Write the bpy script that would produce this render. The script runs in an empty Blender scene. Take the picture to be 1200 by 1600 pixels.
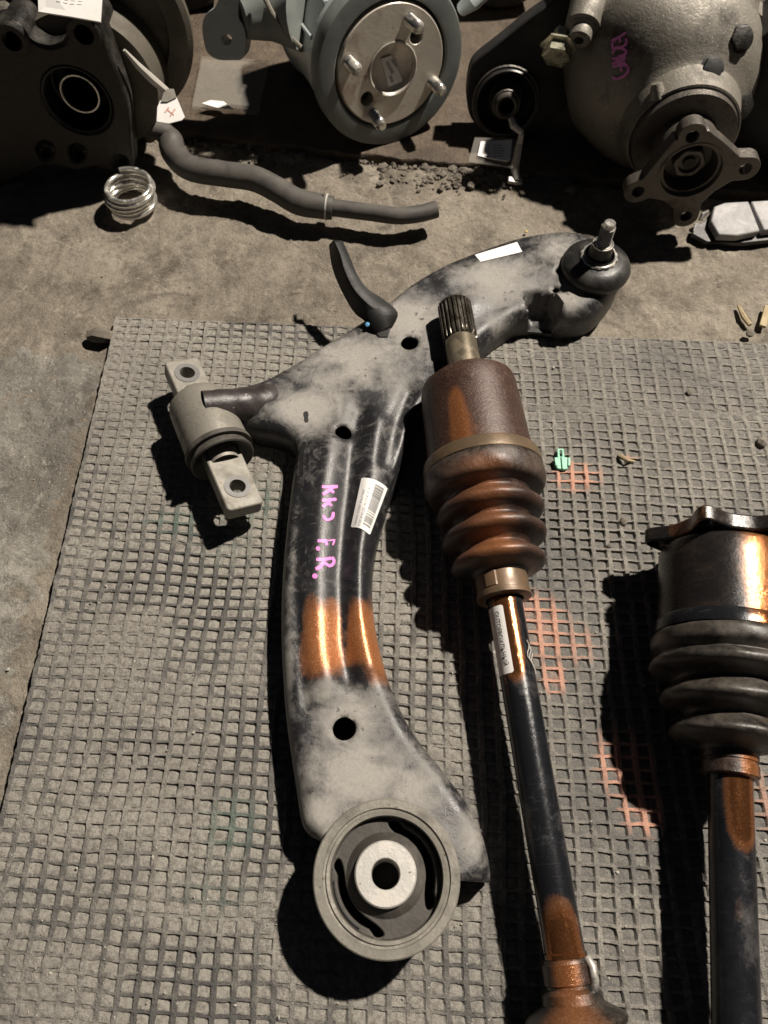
import bpy, math, random
import numpy as np
from mathutils import Vector, Matrix
from mathutils.geometry import delaunay_2d_cdt

random.seed(7)
rng = np.random.default_rng(7)
R = math.radians
SC = bpy.context.scene
COL = SC.collection

# ------------------------------------------------------------------ camera
CAM_H = 0.5
PITCH = R(62.4)
FPX = 1200.0                      # focal length in pixels of the 1200 x 1600 photograph
cam = bpy.data.cameras.new('camera')
cam.sensor_fit = 'VERTICAL'
cam.sensor_height = 36.0
cam.lens = FPX / 1600 * 36.0
cam.clip_start = 0.01
cam.clip_end = 50
cam.dof.use_dof = True
cam.dof.focus_distance = 0.50
cam.dof.aperture_fstop = 12
camo = bpy.data.objects.new('camera', cam)
camo.location = (0, 0, CAM_H)
camo.rotation_euler = (math.pi / 2 - PITCH, 0, 0)
COL.objects.link(camo)
SC.camera = camo

# ------------------------------------------------------------------ light: night, one hard lamp high on the far right
world = bpy.data.worlds.new('World')
SC.world = world
world.use_nodes = True
world.node_tree.nodes['Background'].inputs[0].default_value = (0.62, 0.72, 1.0, 1)
world.node_tree.nodes['Background'].inputs[1].default_value = 0.02
lamp = bpy.data.lights.new('stall_lamp', 'POINT')
lamp.energy = 1290
lamp.color = (1.0, 0.905, 0.79)
lamp.shadow_soft_size = 0.06
lo = bpy.data.objects.new('stall_lamp', lamp)
lo.location = (1.78, 1.62, 3.2)
COL.objects.link(lo)
SC.view_settings.view_transform = 'Standard'
SC.view_settings.look = 'None'
SC.view_settings.exposure = 0.0
SC.view_settings.gamma = 1.0


# ------------------------------------------------------------------ helpers: geometry of the place
def un(x, y, z=0.0):
    """world point at height z that the photograph shows at pixel x, y"""
    u = (x - 600) / FPX
    v = (800 - y) / FPX
    d = Vector((u, math.cos(PITCH) + v * math.sin(PITCH), -math.sin(PITCH) + v * math.cos(PITCH)))
    t = (z - CAM_H) / d.z
    return Vector((0, 0, CAM_H)) + d * t


def depth(p):
    return p.y * math.cos(PITCH) - (p.z - CAM_H) * math.sin(PITCH)


def ray(x, y):
    u = (x - 600) / FPX
    v = (800 - y) / FPX
    return Vector((u, math.cos(PITCH) + v * math.sin(PITCH), -math.sin(PITCH) + v * math.cos(PITCH)))


def frame(origin, n, up=Vector((0, 0, 1))):
    """local frame: x to the right, y up, z along n"""
    n = Vector(n).normalized()
    x = up.cross(n).normalized()
    y = n.cross(x)
    m = Matrix((x, y, n)).transposed().to_4x4()
    m.translation = origin
    return m


def on_plane(M, x, y, off=0.0):
    """local 2-D coordinates of pixel x, y on the plane z = off of frame M"""
    Mi = M.inverted()
    o = Mi @ Vector((0, 0, CAM_H))
    d = Mi.to_3x3() @ ray(x, y)
    t = (off - o.z) / d.z
    p = o + d * t
    return Vector((p.x, p.y))


def vnoise(x, y, seed=0):
    """smooth value noise, numpy"""
    xi = np.floor(x).astype(np.int64)
    yi = np.floor(y).astype(np.int64)
    fx = x - xi
    fy = y - yi
    fx = fx * fx * (3 - 2 * fx)
    fy = fy * fy * (3 - 2 * fy)

    def h(a, b):
        n = (a * 374761393 + b * 668265263 + seed * 974634777) & 0xffffffff
        n = ((n ^ (n >> 13)) * 1274126177) & 0xffffffff
        n = (n ^ (n >> 16)) & 0xffff
        return n / 65535.0
    return (h(xi, yi) * (1 - fx) + h(xi + 1, yi) * fx) * (1 - fy) + (h(xi, yi + 1) * (1 - fx) + h(xi + 1, yi + 1) * fx) * fy


def fbm(x, y, seed=0, o=4):
    s = 0
    a = .5
    for k in range(o):
        s = s + a * vnoise(x * 2 ** k, y * 2 ** k, seed + k)
        a *= .5
    return s / (1 - .5 ** o)


def sstep(a, b, x):
    t = np.clip((x - a) / (b - a), 0, 1)
    return t * t * (3 - 2 * t)


# ------------------------------------------------------------------ helpers: objects
def tag(o, label=None, cat=None, group=None, kind=None):
    if label: o['label'] = label
    if cat: o['category'] = cat
    if group: o['group'] = group
    if kind: o['kind'] = kind
    return o


def thing(name, label, cat, loc, group=None):
    o = bpy.data.objects.new(name, None)
    o.empty_display_size = .02
    o.location = loc
    COL.objects.link(o)
    return tag(o, label, cat, group)


def root_loc(p):
    v = Vector((0, 0, 0))
    while p is not None:
        v += p.location
        p = p.parent
    return v


def obj(name, V, F, mat, parent=None, smooth=True, attr=None, bevel=0, sharp=40):
    """one mesh object from world coordinates"""
    off = root_loc(parent)
    V = np.asarray([tuple(v) for v in V] if not isinstance(V, np.ndarray) else V, dtype=float) - np.array(off)
    me = bpy.data.meshes.new(name)
    me.from_pydata(V.tolist(), [], F if isinstance(F, list) else F.tolist())
    me.materials.append(mat)
    me.update()
    if attr is not None:
        a = me.attributes.new('mask', 'FLOAT_COLOR', 'POINT')
        A = np.ones((len(V), 4), dtype=np.float32)
        A[:, :attr.shape[1]] = attr
        a.data.foreach_set('color', A.ravel())
    if smooth:
        me.shade_smooth() if hasattr(me, 'shade_smooth') else None
        try:
            me.set_sharp_from_angle(angle=R(sharp))
        except Exception:
            pass
    o = bpy.data.objects.new(name, me)
    COL.objects.link(o)
    if parent is not None:
        o.parent = parent
    if bevel:
        b = o.modifiers.new('bevel', 'BEVEL')
        b.width = bevel
        b.segments = 2
        b.limit_method = 'ANGLE'
        b.angle_limit = R(40)
        b.harden_normals = False
    return o


class MB:
    """collects shapes into one mesh"""
    def __init__(s):
        s.V = []
        s.F = []

    def add(s, V, F):
        n = len(s.V)
        s.V += [Vector(v) for v in V]
        s.F += [[i + n for i in f] for f in F]
        return s

    def build(s, name, mat, parent=None, **k):
        return obj(name, s.V, s.F, mat, parent, **k)


def lathe_vf(prof, A, axis, seg=48, up=Vector((0, 0, 1)), rfun=None, cap0=False, cap1=False, closed=False):
    """prof: (t, r) along axis from A"""
    ax = Vector(axis).normalized()
    if abs(ax.dot(up)) > .99:
        up = Vector((0, 1, 0))
    x = up.cross(ax).normalized()
    y = ax.cross(x)
    V = []
    F = []
    info = []
    for i, (t, r) in enumerate(prof):
        for j in range(seg):
            a = 2 * math.pi * j / seg
            rr = r if rfun is None else rfun(t, a, r)
            V.append(A + ax * t + x * (rr * math.cos(a)) + y * (rr * math.sin(a)))
            info.append((t, a))
    n = len(prof)
    for i in range(n - 1 + (1 if closed else 0)):
        i2 = (i + 1) % n
        for j in range(seg):
            k = (j + 1) % seg
            F.append([i * seg + j, i * seg + k, i2 * seg + k, i2 * seg + j])
    if cap0: F.append([j for j in range(seg)][::-1])
    if cap1: F.append([(n - 1) * seg + j for j in range(seg)])
    return V, F, np.array(info)


def lathe(name, prof, A, axis, mat, parent, seg=48, attr=None, **k):
    kk = {q: k.pop(q) for q in ('up', 'rfun', 'cap0', 'cap1', 'closed') if q in k}
    V, F, info = lathe_vf(prof, A, axis, seg, **kk)
    at = attr(info[:, 0], info[:, 1]) if attr is not None else None
    return obj(name, V, F, mat, parent, attr=at, **k)


def tube_vf(path, rad, seg=10, cap=True):
    P = [Vector(p) for p in path]
    n = len(P)
    rad = rad if isinstance(rad, (list, tuple)) else [rad] * n
    V = []
    F = []
    prev = None
    for i in range(n):
        d = (P[min(i + 1, n - 1)] - P[max(i - 1, 0)]).normalized()
        if prev is None:
            u = Vector((0, 0, 1)) if abs(d.z) < .9 else Vector((1, 0, 0))
        else:
            u = prev
        x = (u - d * u.dot(d)).normalized()
        y = d.cross(x)
        prev = x
        for j in range(seg):
            a = 2 * math.pi * j / seg
            V.append(P[i] + x * (rad[i] * math.cos(a)) + y * (rad[i] * math.sin(a)))
    for i in range(n - 1):
        for j in range(seg):
            k = (j + 1) % seg
            F.append([i * seg + j, i * seg + k, (i + 1) * seg + k, (i + 1) * seg + j])
    if cap:
        F.append(list(range(seg))[::-1])
        F.append([(n - 1) * seg + j for j in range(seg)])
    return V, F


def crom(P, n=8, closed=False):
    """Catmull-Rom through points"""
    P = [Vector(p) for p in P]
    out = []
    m = len(P)
    for i in range(m if closed else m - 1):
        g = (lambda k: P[k % m]) if closed else (lambda k: P[max(0, min(m - 1, k))])
        p0, p1, p2, p3 = g(i - 1), g(i), g(i + 1), g(i + 2)
        for s in range(n):
            t = s / n
            out.append(.5 * ((2 * p1) + (p2 - p0) * t + (2 * p0 - 5 * p1 + 4 * p2 - p3) * t * t + (3 * p1 - p0 - 3 * p2 + p3) * t ** 3))
    if not closed:
        out.append(P[-1])
    return out


def inpoly(px, py, poly):
    px = np.asarray(px, float)
    py = np.asarray(py, float)
    c = np.zeros(px.shape, bool)
    n = len(poly)
    for i in range(n):
        x1, y1 = poly[i][0], poly[i][1]
        x2, y2 = poly[i - 1][0], poly[i - 1][1]
        if y1 == y2: continue
        m = ((y1 > py) != (y2 > py)) & (px < (x2 - x1) * (py - y1) / (y2 - y1) + x1)
        c ^= m
    return c


def polydist(px, py, poly, closed=True):
    px = np.asarray(px, float)
    py = np.asarray(py, float)
    best = np.full(px.shape, 1e9)
    n = len(poly)
    for i in range(n if closed else n - 1):
        a = poly[i]
        b = poly[(i + 1) % n]
        dx, dy = b[0] - a[0], b[1] - a[1]
        L = dx * dx + dy * dy
        if L < 1e-18: continue
        t = np.clip(((px - a[0]) * dx + (py - a[1]) * dy) / L, 0, 1)
        d = np.hypot(px - a[0] - t * dx, py - a[1] - t * dy)
        best = np.minimum(best, d)
    return best


def triangulate(outer, holes, extra=()):
    pts = []
    edges = []
    for loop in [outer] + list(holes):
        s = len(pts)
        pts += [Vector((p[0], p[1])) for p in loop]
        m = len(loop)
        edges += [(s + i, s + (i + 1) % m) for i in range(m)]
    pts += [Vector((p[0], p[1])) for p in extra]
    vs, es, fs, ov, oe, of = delaunay_2d_cdt(pts, edges, [], 0, 1e-7)
    V = np.array([(v.x, v.y) for v in vs])
    T = np.array([f for f in fs])
    c = V[T].mean(axis=1)
    keep = inpoly(c[:, 0], c[:, 1], outer)
    for h in holes:
        keep &= ~inpoly(c[:, 0], c[:, 1], h)
    T = T[keep]
    # orient up
    a = V[T[:, 1]] - V[T[:, 0]]
    b = V[T[:, 2]] - V[T[:, 0]]
    cr = a[:, 0] * b[:, 1] - a[:, 1] * b[:, 0]
    T[cr < 0] = T[cr < 0][:, ::-1]
    return V, T


def boundary(T):
    cnt = {}
    for t in T:
        for i in range(3):
            a, b = int(t[i]), int(t[(i + 1) % 3])
            cnt[(a, b)] = 1
    return [(a, b) for (a, b) in cnt if (b, a) not in cnt]


def prism_vf(M, outer, holes, z0, z1):
    """outline in the frame M between local heights z0 < z1"""
    V2, T = triangulate(outer, holes)
    n = len(V2)
    V = [M @ Vector((v[0], v[1], z1)) for v in V2] + [M @ Vector((v[0], v[1], z0)) for v in V2]
    F = [list(map(int, t)) for t in T] + [[int(i) + n for i in t[::-1]] for t in T]
    for a, b in boundary(T):
        F.append([b, a, a + n, b + n])
    return V, F


def prism(name, M, outer, holes, z0, z1, mat, parent, bevel=.0006, **k):
    V, F = prism_vf(M, outer, holes, z0, z1)
    return obj(name, V, F, mat, parent, bevel=bevel, **k)


def circ(cx, cy, r, n=24, ry=None, a0=0):
    ry = r if ry is None else ry
    return [(cx + r * math.cos(a0 + 2 * math.pi * i / n), cy + ry * math.sin(a0 + 2 * math.pi * i / n)) for i in range(n)]


def box_vf(M, x0, x1, y0, y1, z0, z1):
    c = [(x0, y0, z0), (x1, y0, z0), (x1, y1, z0), (x0, y1, z0), (x0, y0, z1), (x1, y0, z1), (x1, y1, z1), (x0, y1, z1)]
    return [M @ Vector(p) for p in c], [[3, 2, 1, 0], [4, 5, 6, 7], [0, 1, 5, 4], [1, 2, 6, 5], [2, 3, 7, 6], [3, 0, 4, 7]]


# ------------------------------------------------------------------ materials
def nodes(name):
    m = bpy.data.materials.new(name)
    m.use_nodes = True
    nt = m.node_tree
    b = nt.nodes['Principled BSDF']
    return m, nt, b


def N(nt, t, **k):
    n = nt.nodes.new(t)
    for a, v in k.items():
        if a.startswith('i_'):
            key = a[2:]
            key = int(key) if key.isdigit() else key.replace('_', ' ')
            n.inputs[key].default_value = v
        else:
            setattr(n, a, v)
    return n


def ramp(nt, src, a, b, c0=(0, 0, 0, 1), c1=(1, 1, 1, 1)):
    r = N(nt, 'ShaderNodeValToRGB')
    r.color_ramp.elements[0].position = a
    r.color_ramp.elements[1].position = b
    r.color_ramp.elements[0].color = c0
    r.color_ramp.elements[1].color = c1
    nt.links.new(src, r.inputs[0])
    return r.outputs[0]


def noise(nt, scale, detail=4, rough=.6, dist=0.0, vec=None):
    n = N(nt, 'ShaderNodeTexNoise')
    n.inputs['Scale'].default_value = scale
    n.inputs['Detail'].default_value = detail
    n.inputs['Roughness'].default_value = rough
    n.inputs['Distortion'].default_value = dist
    if vec is not None:
        nt.links.new(vec, n.inputs['Vector'])
    return n.outputs['Fac']


def mix(nt, fac, a, b):
    m = N(nt, 'ShaderNodeMix', data_type='RGBA')
    for sock, v in ((m.inputs[0], fac), (m.inputs[6], a), (m.inputs[7], b)):
        if isinstance(v, bpy.types.NodeSocket):
            nt.links.new(v, sock)
        elif isinstance(v, (tuple, list)):
            sock.default_value = tuple(v) + ((1,) if len(v) == 3 else ())
        else:
            sock.default_value = v
    return m.outputs[2]


def mth(nt, op, a, b=0.0, c=None, clamp=False):
    m = N(nt, 'ShaderNodeMath', operation=op, use_clamp=clamp)
    for i, v in enumerate((a, b) if c is None else (a, b, c)):
        if isinstance(v, bpy.types.NodeSocket):
            nt.links.new(v, m.inputs[i])
        else:
            m.inputs[i].default_value = v
    return m.outputs[0]


def bump(nt, bsdf, h, strength, dist=.001, prev=None):
    b = N(nt, 'ShaderNodeBump')
    b.inputs['Strength'].default_value = strength
    b.inputs['Distance'].default_value = dist
    nt.links.new(h, b.inputs['Height'])
    if prev is not None:
        nt.links.new(prev, b.inputs['Normal'])
    nt.links.new(b.outputs[0], bsdf.inputs['Normal'])
    return b.outputs[0]


def coords(nt):
    return N(nt, 'ShaderNodeTexCoord').outputs['Object']


def dirty(name, c1, c2, scale=60, lo=.4, hi=.62, rough=(.5, .8), metal=0.0, bs=.3, bscale=400, bdist=.0006,
          speck=None, speck_scale=900, speck_t=.68, coat=0.0, spec=.5):
    """base colour c1 worn or dusted to c2, with specks and fine relief"""
    m, nt, b = nodes(name)
    v = coords(nt)
    f = ramp(nt, noise(nt, scale, 6, .65, .3, v), lo, hi)
    col = mix(nt, f, c1, c2)
    fine = noise(nt, scale * 9, 3, .6, 0, v)
    col = mix(nt, mth(nt, 'MULTIPLY', fine, .35), col, tuple(.45 * (a + q) * .8 for a, q in zip(c1, c2)))
    if speck is not None:
        s = ramp(nt, noise(nt, speck_scale, 2, .5, 0, v), speck_t, speck_t + .05)
        col = mix(nt, s, col, speck)
    nt.links.new(col, b.inputs['Base Color'])
    rr = N(nt, 'ShaderNodeMapRange')
    nt.links.new(f, rr.inputs[0])
    rr.inputs[3].default_value = rough[0]
    rr.inputs[4].default_value = rough[1]
    nt.links.new(rr.outputs[0], b.inputs['Roughness'])
    mr = mth(nt, 'MULTIPLY', mth(nt, 'SUBTRACT', 1.0, f), metal)
    nt.links.new(mr, b.inputs['Metallic'])
    b.inputs['Specular IOR Level'].default_value = spec
    b.inputs['Coat Weight'].default_value = coat
    b.inputs['Coat Roughness'].default_value = .2
    if bs:
        n1 = bump(nt, b, noise(nt, bscale, 5, .65, 0, v), bs, bdist)
        bump(nt, b, noise(nt, scale * 1.5, 3, .5, 0, v), bs * .7, bdist * 2, n1)
    return m


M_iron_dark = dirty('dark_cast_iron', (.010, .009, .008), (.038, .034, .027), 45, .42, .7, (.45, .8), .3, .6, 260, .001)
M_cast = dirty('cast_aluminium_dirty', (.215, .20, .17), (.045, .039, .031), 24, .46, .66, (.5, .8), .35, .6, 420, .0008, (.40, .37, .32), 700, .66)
M_flange = dirty('rusty_flange_steel', (.105, .096, .084), (.050, .030, .020), 60, .52, .70, (.4, .75), .5, .6, 500, .0008, (.2, .17, .13), 800, .68)
M_alloy = dirty('blue_grey_painted_alloy', (.40, .44, .44), (.66, .69, .68), 22, .45, .75, (.36, .55), .1, .25, 350, .0005, (.05, .055, .055), 300, .70)
M_alloy_dark = dirty('grey_painted_rim', (.15, .165, .158), (.21, .225, .21), 40, .4, .7, (.5, .65), .0, .2, 500, .0004)
M_disc = dirty('machined_disc_rusty', (.66, .62, .54), (.26, .15, .09), 42, .52, .74, (.30, .6), .25, .3, 300, .0004)
M_steel = dirty('bright_steel', (.62, .60, .56), (.40, .37, .32), 80, .45, .7, (.22, .4), .9, .15, 600, .0002)
M_zinc = dirty('yellow_zinc_bolt', (.48, .47, .36), (.30, .28, .2), 90, .45, .7, (.22, .45), .9, .2, 600, .0003)
M_chrome = dirty('tinned_wire', (.88, .86, .80), (.7, .68, .62), 120, .5, .8, (.14, .26), .85, 0)
M_black = dirty('black_oily_rubber', (.012, .012, .012), (.045, .042, .036), 50, .45, .72, (.38, .7), 0, .25, 600, .0004)
M_blackpaint = dirty('black_painted_steel', (.012, .012, .012), (.05, .045, .038), 40, .45, .8, (.35, .6), 0, .3, 500, .0004, (.16, .15, .13), 500, .72)
M_void = dirty('dark_steel_and_shade', (.006, .006, .006), (.012, .011, .010), 50, .45, .8, (.6, .9), 0, .2, 500, .0004)  # near-black steel; also the painted dark of bores, gaps and filler bodies
M_tube = dirty('brown_black_tube', (.020, .015, .015), (.060, .052, .050), 60, .45, .8, (.38, .6), 0, .35, 400, .0006, (.35, .3, .27), 420, .73)
M_shield = dirty('dusty_brown_shield', (.105, .092, .070), (.055, .048, .037), 30, .42, .7, (.6, .8), .1, .4, 300, .0008)
M_red = dirty('faded_red_ink', (.62, .28, .24), (.6, .4, .36), 300, .4, .6, (.6, .7), 0, 0)
M_bracket = dirty('dull_black_bracket', (.006, .006, .006), (.012, .010, .009), 50, .45, .8, (.6, .8), 0, .3, 500, .0004)
M_hose = dirty('dusty_grey_hose', (.052, .048, .044), (.105, .095, .082), 60, .4, .75, (.6, .85), 0, .35, 500, .0005)
M_tan = dirty('dusty_bushing_steel', (.225, .212, .180), (.115, .105, .09), 75, .45, .7, (.5, .8), .2, .45, 500, .0005, (.10, .08, .055), 420, .68)
M_plate = dirty('aluminium_bolt_plate', (.285, .270, .235), (.15, .135, .11), 60, .42, .66, (.5, .75), .2, .35, 420, .0005, (.17, .13, .09), 300, .68)
M_washer = dirty('worn_washer_face', (.20, .195, .19), (.14, .135, .13), 90, .4, .7, (.4, .55), .4, .2, 700, .0003)
M_sleeve = dirty('brushed_inner_sleeve', (.66, .64, .60), (.48, .45, .40), 70, .5, .72, (.35, .55), .5, .4, 700, .0003, (.28, .2, .13), 260, .70)
M_rubber = dirty('dusty_bushing_rubber', (.040, .036, .031), (.105, .096, .082), 60, .42, .72, (.6, .85), 0, .4, 420, .0006, (.035, .03, .026), 600, .70)
M_paper = dirty('white_paper', (.80, .79, .77), (.72, .70, .66), 80, .5, .8, (.6, .7), 0, .05, 300, .0002)
M_ink = dirty('faint_grey_print', (.42, .42, .43), (.30, .30, .31), 500, .4, .6, (.6, .7), 0, 0)
M_barcode = dirty('black_barcode_print', (.035, .035, .035), (.06, .06, .06), 500, .4, .6, (.6, .7), 0, 0)
M_pink = dirty('pink_marker_paint', (.80, .24, .62), (.60, .17, .47), 200, .5, .75, (.5, .6), 0, .3, 900, .0002)
M_blue = dirty('light_blue_paint_dot', (.16, .42, .72), (.1, .3, .6), 200, .5, .75, (.4, .5), 0, .2, 900, .0002)
M_green = dirty('mint_green_plastic', (.20, .52, .36), (.17, .43, .30), 150, .5, .75, (.4, .5), 0, .1, 900, .0002)
M_pad = dirty('brake_pad_friction', (.34, .335, .335), (.24, .24, .245), 60, .4, .7, (.6, .8), .1, .5, 900, .0006, (.48, .48, .48), 1100, .66)
M_tie = dirty('milky_plastic_tie', (.50, .48, .44), (.38, .36, .32), 90, .5, .75, (.35, .5), 0, .15, 500, .0003)
M_stone = dirty('grey_brown_crumbs', (.17, .15, .12), (.10, .085, .07), 120, .4, .65, (.8, .95), 0, .7, 900, .001)
M_pebble = dirty('pale_grit', (.42, .40, .35), (.28, .26, .22), 160, .4, .65, (.8, .9), 0, .4, 900, .0006)
M_straw = dirty('dry_straw', (.42, .34, .20), (.30, .23, .14), 120, .4, .7, (.7, .85), 0, .3, 700, .0004)
M_yellow = dirty('yellow_grit', (.65, .50, .14), (.5, .38, .1), 100, .4, .7, (.6, .7), 0, .2, 700, .0004)
M_copper_band = dirty('olive_clamp_band', (.135, .100, .062), (.15, .078, .040), 40, .45, .7, (.36, .6), .35, .25, 500, .0004)


def glass_plastic():
    m, nt, b = nodes('clear_plastic_bag')
    b.inputs['Base Color'].default_value = (.5, .48, .43, 1)
    b.inputs['Roughness'].default_value = .25
    b.inputs['Alpha'].default_value = .14
    return m


M_clear = glass_plastic()


def masked(name, base, base2, paint, dust, rough=(.32, .45, .75), scale=70, metal_base=0, metal_paint=.55, bs=.35, bscale=500, dust_noise=1.25, pr=(.30, .70), pn=.55, dist=.4):
    """mask: R = sprayed copper paint and, on the shafts, painted copper sheen, G = dust, B = rust.  Noise breaks up the borders of each."""
    m, nt, b = nodes(name)
    v = coords(nt)
    at = N(nt, 'ShaderNodeAttribute', attribute_name='mask')
    sep = N(nt, 'ShaderNodeSeparateColor')
    nt.links.new(at.outputs['Color'], sep.inputs[0])
    r, g, bl = sep.outputs
    n1 = noise(nt, scale, 8, .70, dist, v)
    n2 = noise(nt, scale * 8, 4, .6, 0, v)
    n3 = noise(nt, scale * .35, 4, .6, .5, v)
    nn = mth(nt, 'ADD', mth(nt, 'MULTIPLY', n1, .7), mth(nt, 'MULTIPLY', n3, .3))
    # dust factor
    n5 = noise(nt, scale * 3.5, 6, .75, .2, v)
    d = mth(nt, 'ADD', g, mth(nt, 'MULTIPLY', mth(nt, 'SUBTRACT', nn, .5), dust_noise))
    d = mth(nt, 'ADD', d, mth(nt, 'MULTIPLY', mth(nt, 'SUBTRACT', n5, .5), dust_noise * .45))
    d = ramp(nt, d, .16, .74)
    dfine = mth(nt, 'MULTIPLY', d, mth(nt, 'ADD', .68, mth(nt, 'MULTIPLY', n2, .55)), None, True)
    # paint factor
    p = mth(nt, 'ADD', r, mth(nt, 'MULTIPLY', mth(nt, 'SUBTRACT', n1, .5), pn))
    p = mth(nt, 'ADD', p, mth(nt, 'MULTIPLY', mth(nt, 'SUBTRACT', noise(nt, 1100, 3, .6, 0, v), .5), .35))
    p = ramp(nt, p, *pr)
    sp = ramp(nt, noise(nt, 1500, 2, .5, 0, v), .57, .66)
    q = mth(nt, 'ADD', bl, mth(nt, 'MULTIPLY', mth(nt, 'SUBTRACT', n1, .5), .8))
    q = ramp(nt, q, .35, .65)
    col = mix(nt, ramp(nt, n1, .45, .7), base, base2)
    rust = mix(nt, n2, (.026, .013, .010), (.058, .027, .019))
    col = mix(nt, q, col, rust)
    dusted = mix(nt, n1, dust, tuple(c * .72 for c in dust))
    chips = ramp(nt, noise(nt, scale * 3.2, 3, .5, .2, v), .66, .71)
    col = mix(nt, mth(nt, 'MULTIPLY', dfine, mth(nt, 'SUBTRACT', 1.0, mth(nt, 'MULTIPLY', chips, .75))), col, dusted)
    pc = mix(nt, n1, paint, tuple(c * .6 for c in paint))
    col = mix(nt, mth(nt, 'MULTIPLY', p, .93), col, pc)
    col = mix(nt, mth(nt, 'MULTIPLY', mth(nt, 'MULTIPLY', sp, .5), mth(nt, 'MAXIMUM', p, mth(nt, 'MULTIPLY', q, .28))), col, (.75, .45, .3))
    # fine scratches in two directions
    for rot, sc_ in ((.5, (1400, 60, 60)), (-.9, (60, 1100, 60))):
        mp = N(nt, 'ShaderNodeMapping')
        mp.inputs['Rotation'].default_value = (0, 0, rot)
        mp.inputs['Scale'].default_value = sc_
        nt.links.new(v, mp.inputs['Vector'])
        sc = ramp(nt, noise(nt, 1.0, 3, .6, .1, mp.outputs[0]), .66, .72)
        col = mix(nt, mth(nt, 'MULTIPLY', sc, .30), col, tuple(c * .8 for c in dust))
    nt.links.new(col, b.inputs['Base Color'])
    ro = mth(nt, 'ADD', rough[0], mth(nt, 'MULTIPLY', d, rough[2] - rough[0]))
    ro = mth(nt, 'ADD', ro, mth(nt, 'MULTIPLY', q, .12))
    ro = mth(nt, 'SUBTRACT', ro, mth(nt, 'MULTIPLY', p, .10))
    ro = mth(nt, 'ADD', ro, mth(nt, 'MULTIPLY', mth(nt, 'SUBTRACT', n2, .5), .18), None, True)
    nt.links.new(ro, b.inputs['Roughness'])
    me = mth(nt, 'ADD', mth(nt, 'MULTIPLY', p, metal_paint), metal_base, None, True)
    nt.links.new(me, b.inputs['Metallic'])
    h1 = bump(nt, b, noise(nt, bscale, 5, .7, 0, v), bs, .0005)
    h2 = bump(nt, b, n1, bs * .6, .0012, h1)
    bump(nt, b, sp, bs * .5, .0004, h2)
    return m


COPPER = (.50, .185, .060)
M_arm = masked('arm_black_paint_dust', (.014, .014, .016), (.035, .034, .036), COPPER, (.335, .318, .290), (.38, .5, .80), 60, 0, .45, .34, 600, 1.2, (.20, .78), .85, 1.4)
M_joint = masked('joint_rusty_housing', (.030, .018, .014), (.055, .028, .019), COPPER, (.17, .15, .13), (.33, .5, .75), 70, .15, .55, .4, 420, 1.25, (.32, .85), .38)
M_boot = masked('boot_rubber_spray_sheen', (.014, .013, .012), (.030, .024, .019), COPPER, (.14, .12, .10), (.34, .5, .7), 70, 0, .55, .35, 500, 1.25, (.20, .90), .24)
M_shaft = masked('shaft_black_spray_sheen', (.012, .013, .016), (.022, .023, .027), COPPER, (.16, .15, .14), (.22, .4, .7), 50, .3, .6, .18, 420)

M_housing2 = masked('black_greasy_housing', (.013, .012, .012), (.030, .022, .018), COPPER, (.12, .10, .085), (.27, .4, .7), 60, .15, .6, .32, 420, 1.2, (.25, .85), .5)


def mat_material():
    m, nt, b = nodes('mat_rubber_and_dust')
    v = coords(nt)
    at = N(nt, 'ShaderNodeAttribute', attribute_name='mask')
    sep = N(nt, 'ShaderNodeSeparateColor')
    nt.links.new(at.outputs['Color'], sep.inputs[0])
    g_dust, g_or, g_gr = sep.outputs
    n1 = noise(nt, 55, 6, .7, .3, v)
    n2 = noise(nt, 900, 4, .65, 0, v)
    n3 = noise(nt, 2600, 2, .6, 0, v)
    rub = mix(nt, n1, (.050, .049, .047), (.110, .105, .098))
    dst = mix(nt, n2, (.165, .155, .138), (.375, .352, .308))
    n4 = noise(nt, 330, 3, .6, .5, v)
    dst = mix(nt, mth(nt, 'MULTIPLY', ramp(nt, n4, .46, .66), .6), dst, (.095, .086, .074))
    dst = mix(nt, mth(nt, 'MULTIPLY', ramp(nt, noise(nt, 7, 5, .6, .5, v), .45, .65), .35), dst, (.12, .11, .098))
    dd = mth(nt, 'ADD', g_dust, mth(nt, 'MULTIPLY', mth(nt, 'SUBTRACT', n2, .5), .7))
    dd = ramp(nt, dd, .15, .85)
    col = mix(nt, dd, rub, dst)
    orr = ramp(nt, mth(nt, 'ADD', g_or, mth(nt, 'MULTIPLY', mth(nt, 'SUBTRACT', n1, .5), .5)), .3, .75)
    col = mix(nt, mth(nt, 'MULTIPLY', orr, .88), col, mix(nt, n2, (.60, .27, .17), (.50, .31, .24)))
    col = mix(nt, mth(nt, 'MULTIPLY', ramp(nt, mth(nt, 'ADD', g_gr, mth(nt, 'MULTIPLY', mth(nt, 'SUBTRACT', n1, .5), .5)), .3, .9), .48), col, (.025, .095, .070))
    sp = ramp(nt, n3, .70, .76)
    col = mix(nt, mth(nt, 'MULTIPLY', sp, .5), col, (.55, .50, .42))
    nt.links.new(col, b.inputs['Base Color'])
    ro = mth(nt, 'ADD', .52, mth(nt, 'MULTIPLY', dd, .35))
    nt.links.new(ro, b.inputs['Roughness'])
    h = bump(nt, b, n2, .9, .0010)
    h = bump(nt, b, noise(nt, 380, 4, .7, .3, v), .6, .0016, h)
    bump(nt, b, n3, .5, .0004, h)
    return m


M_mat = mat_material()


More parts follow.
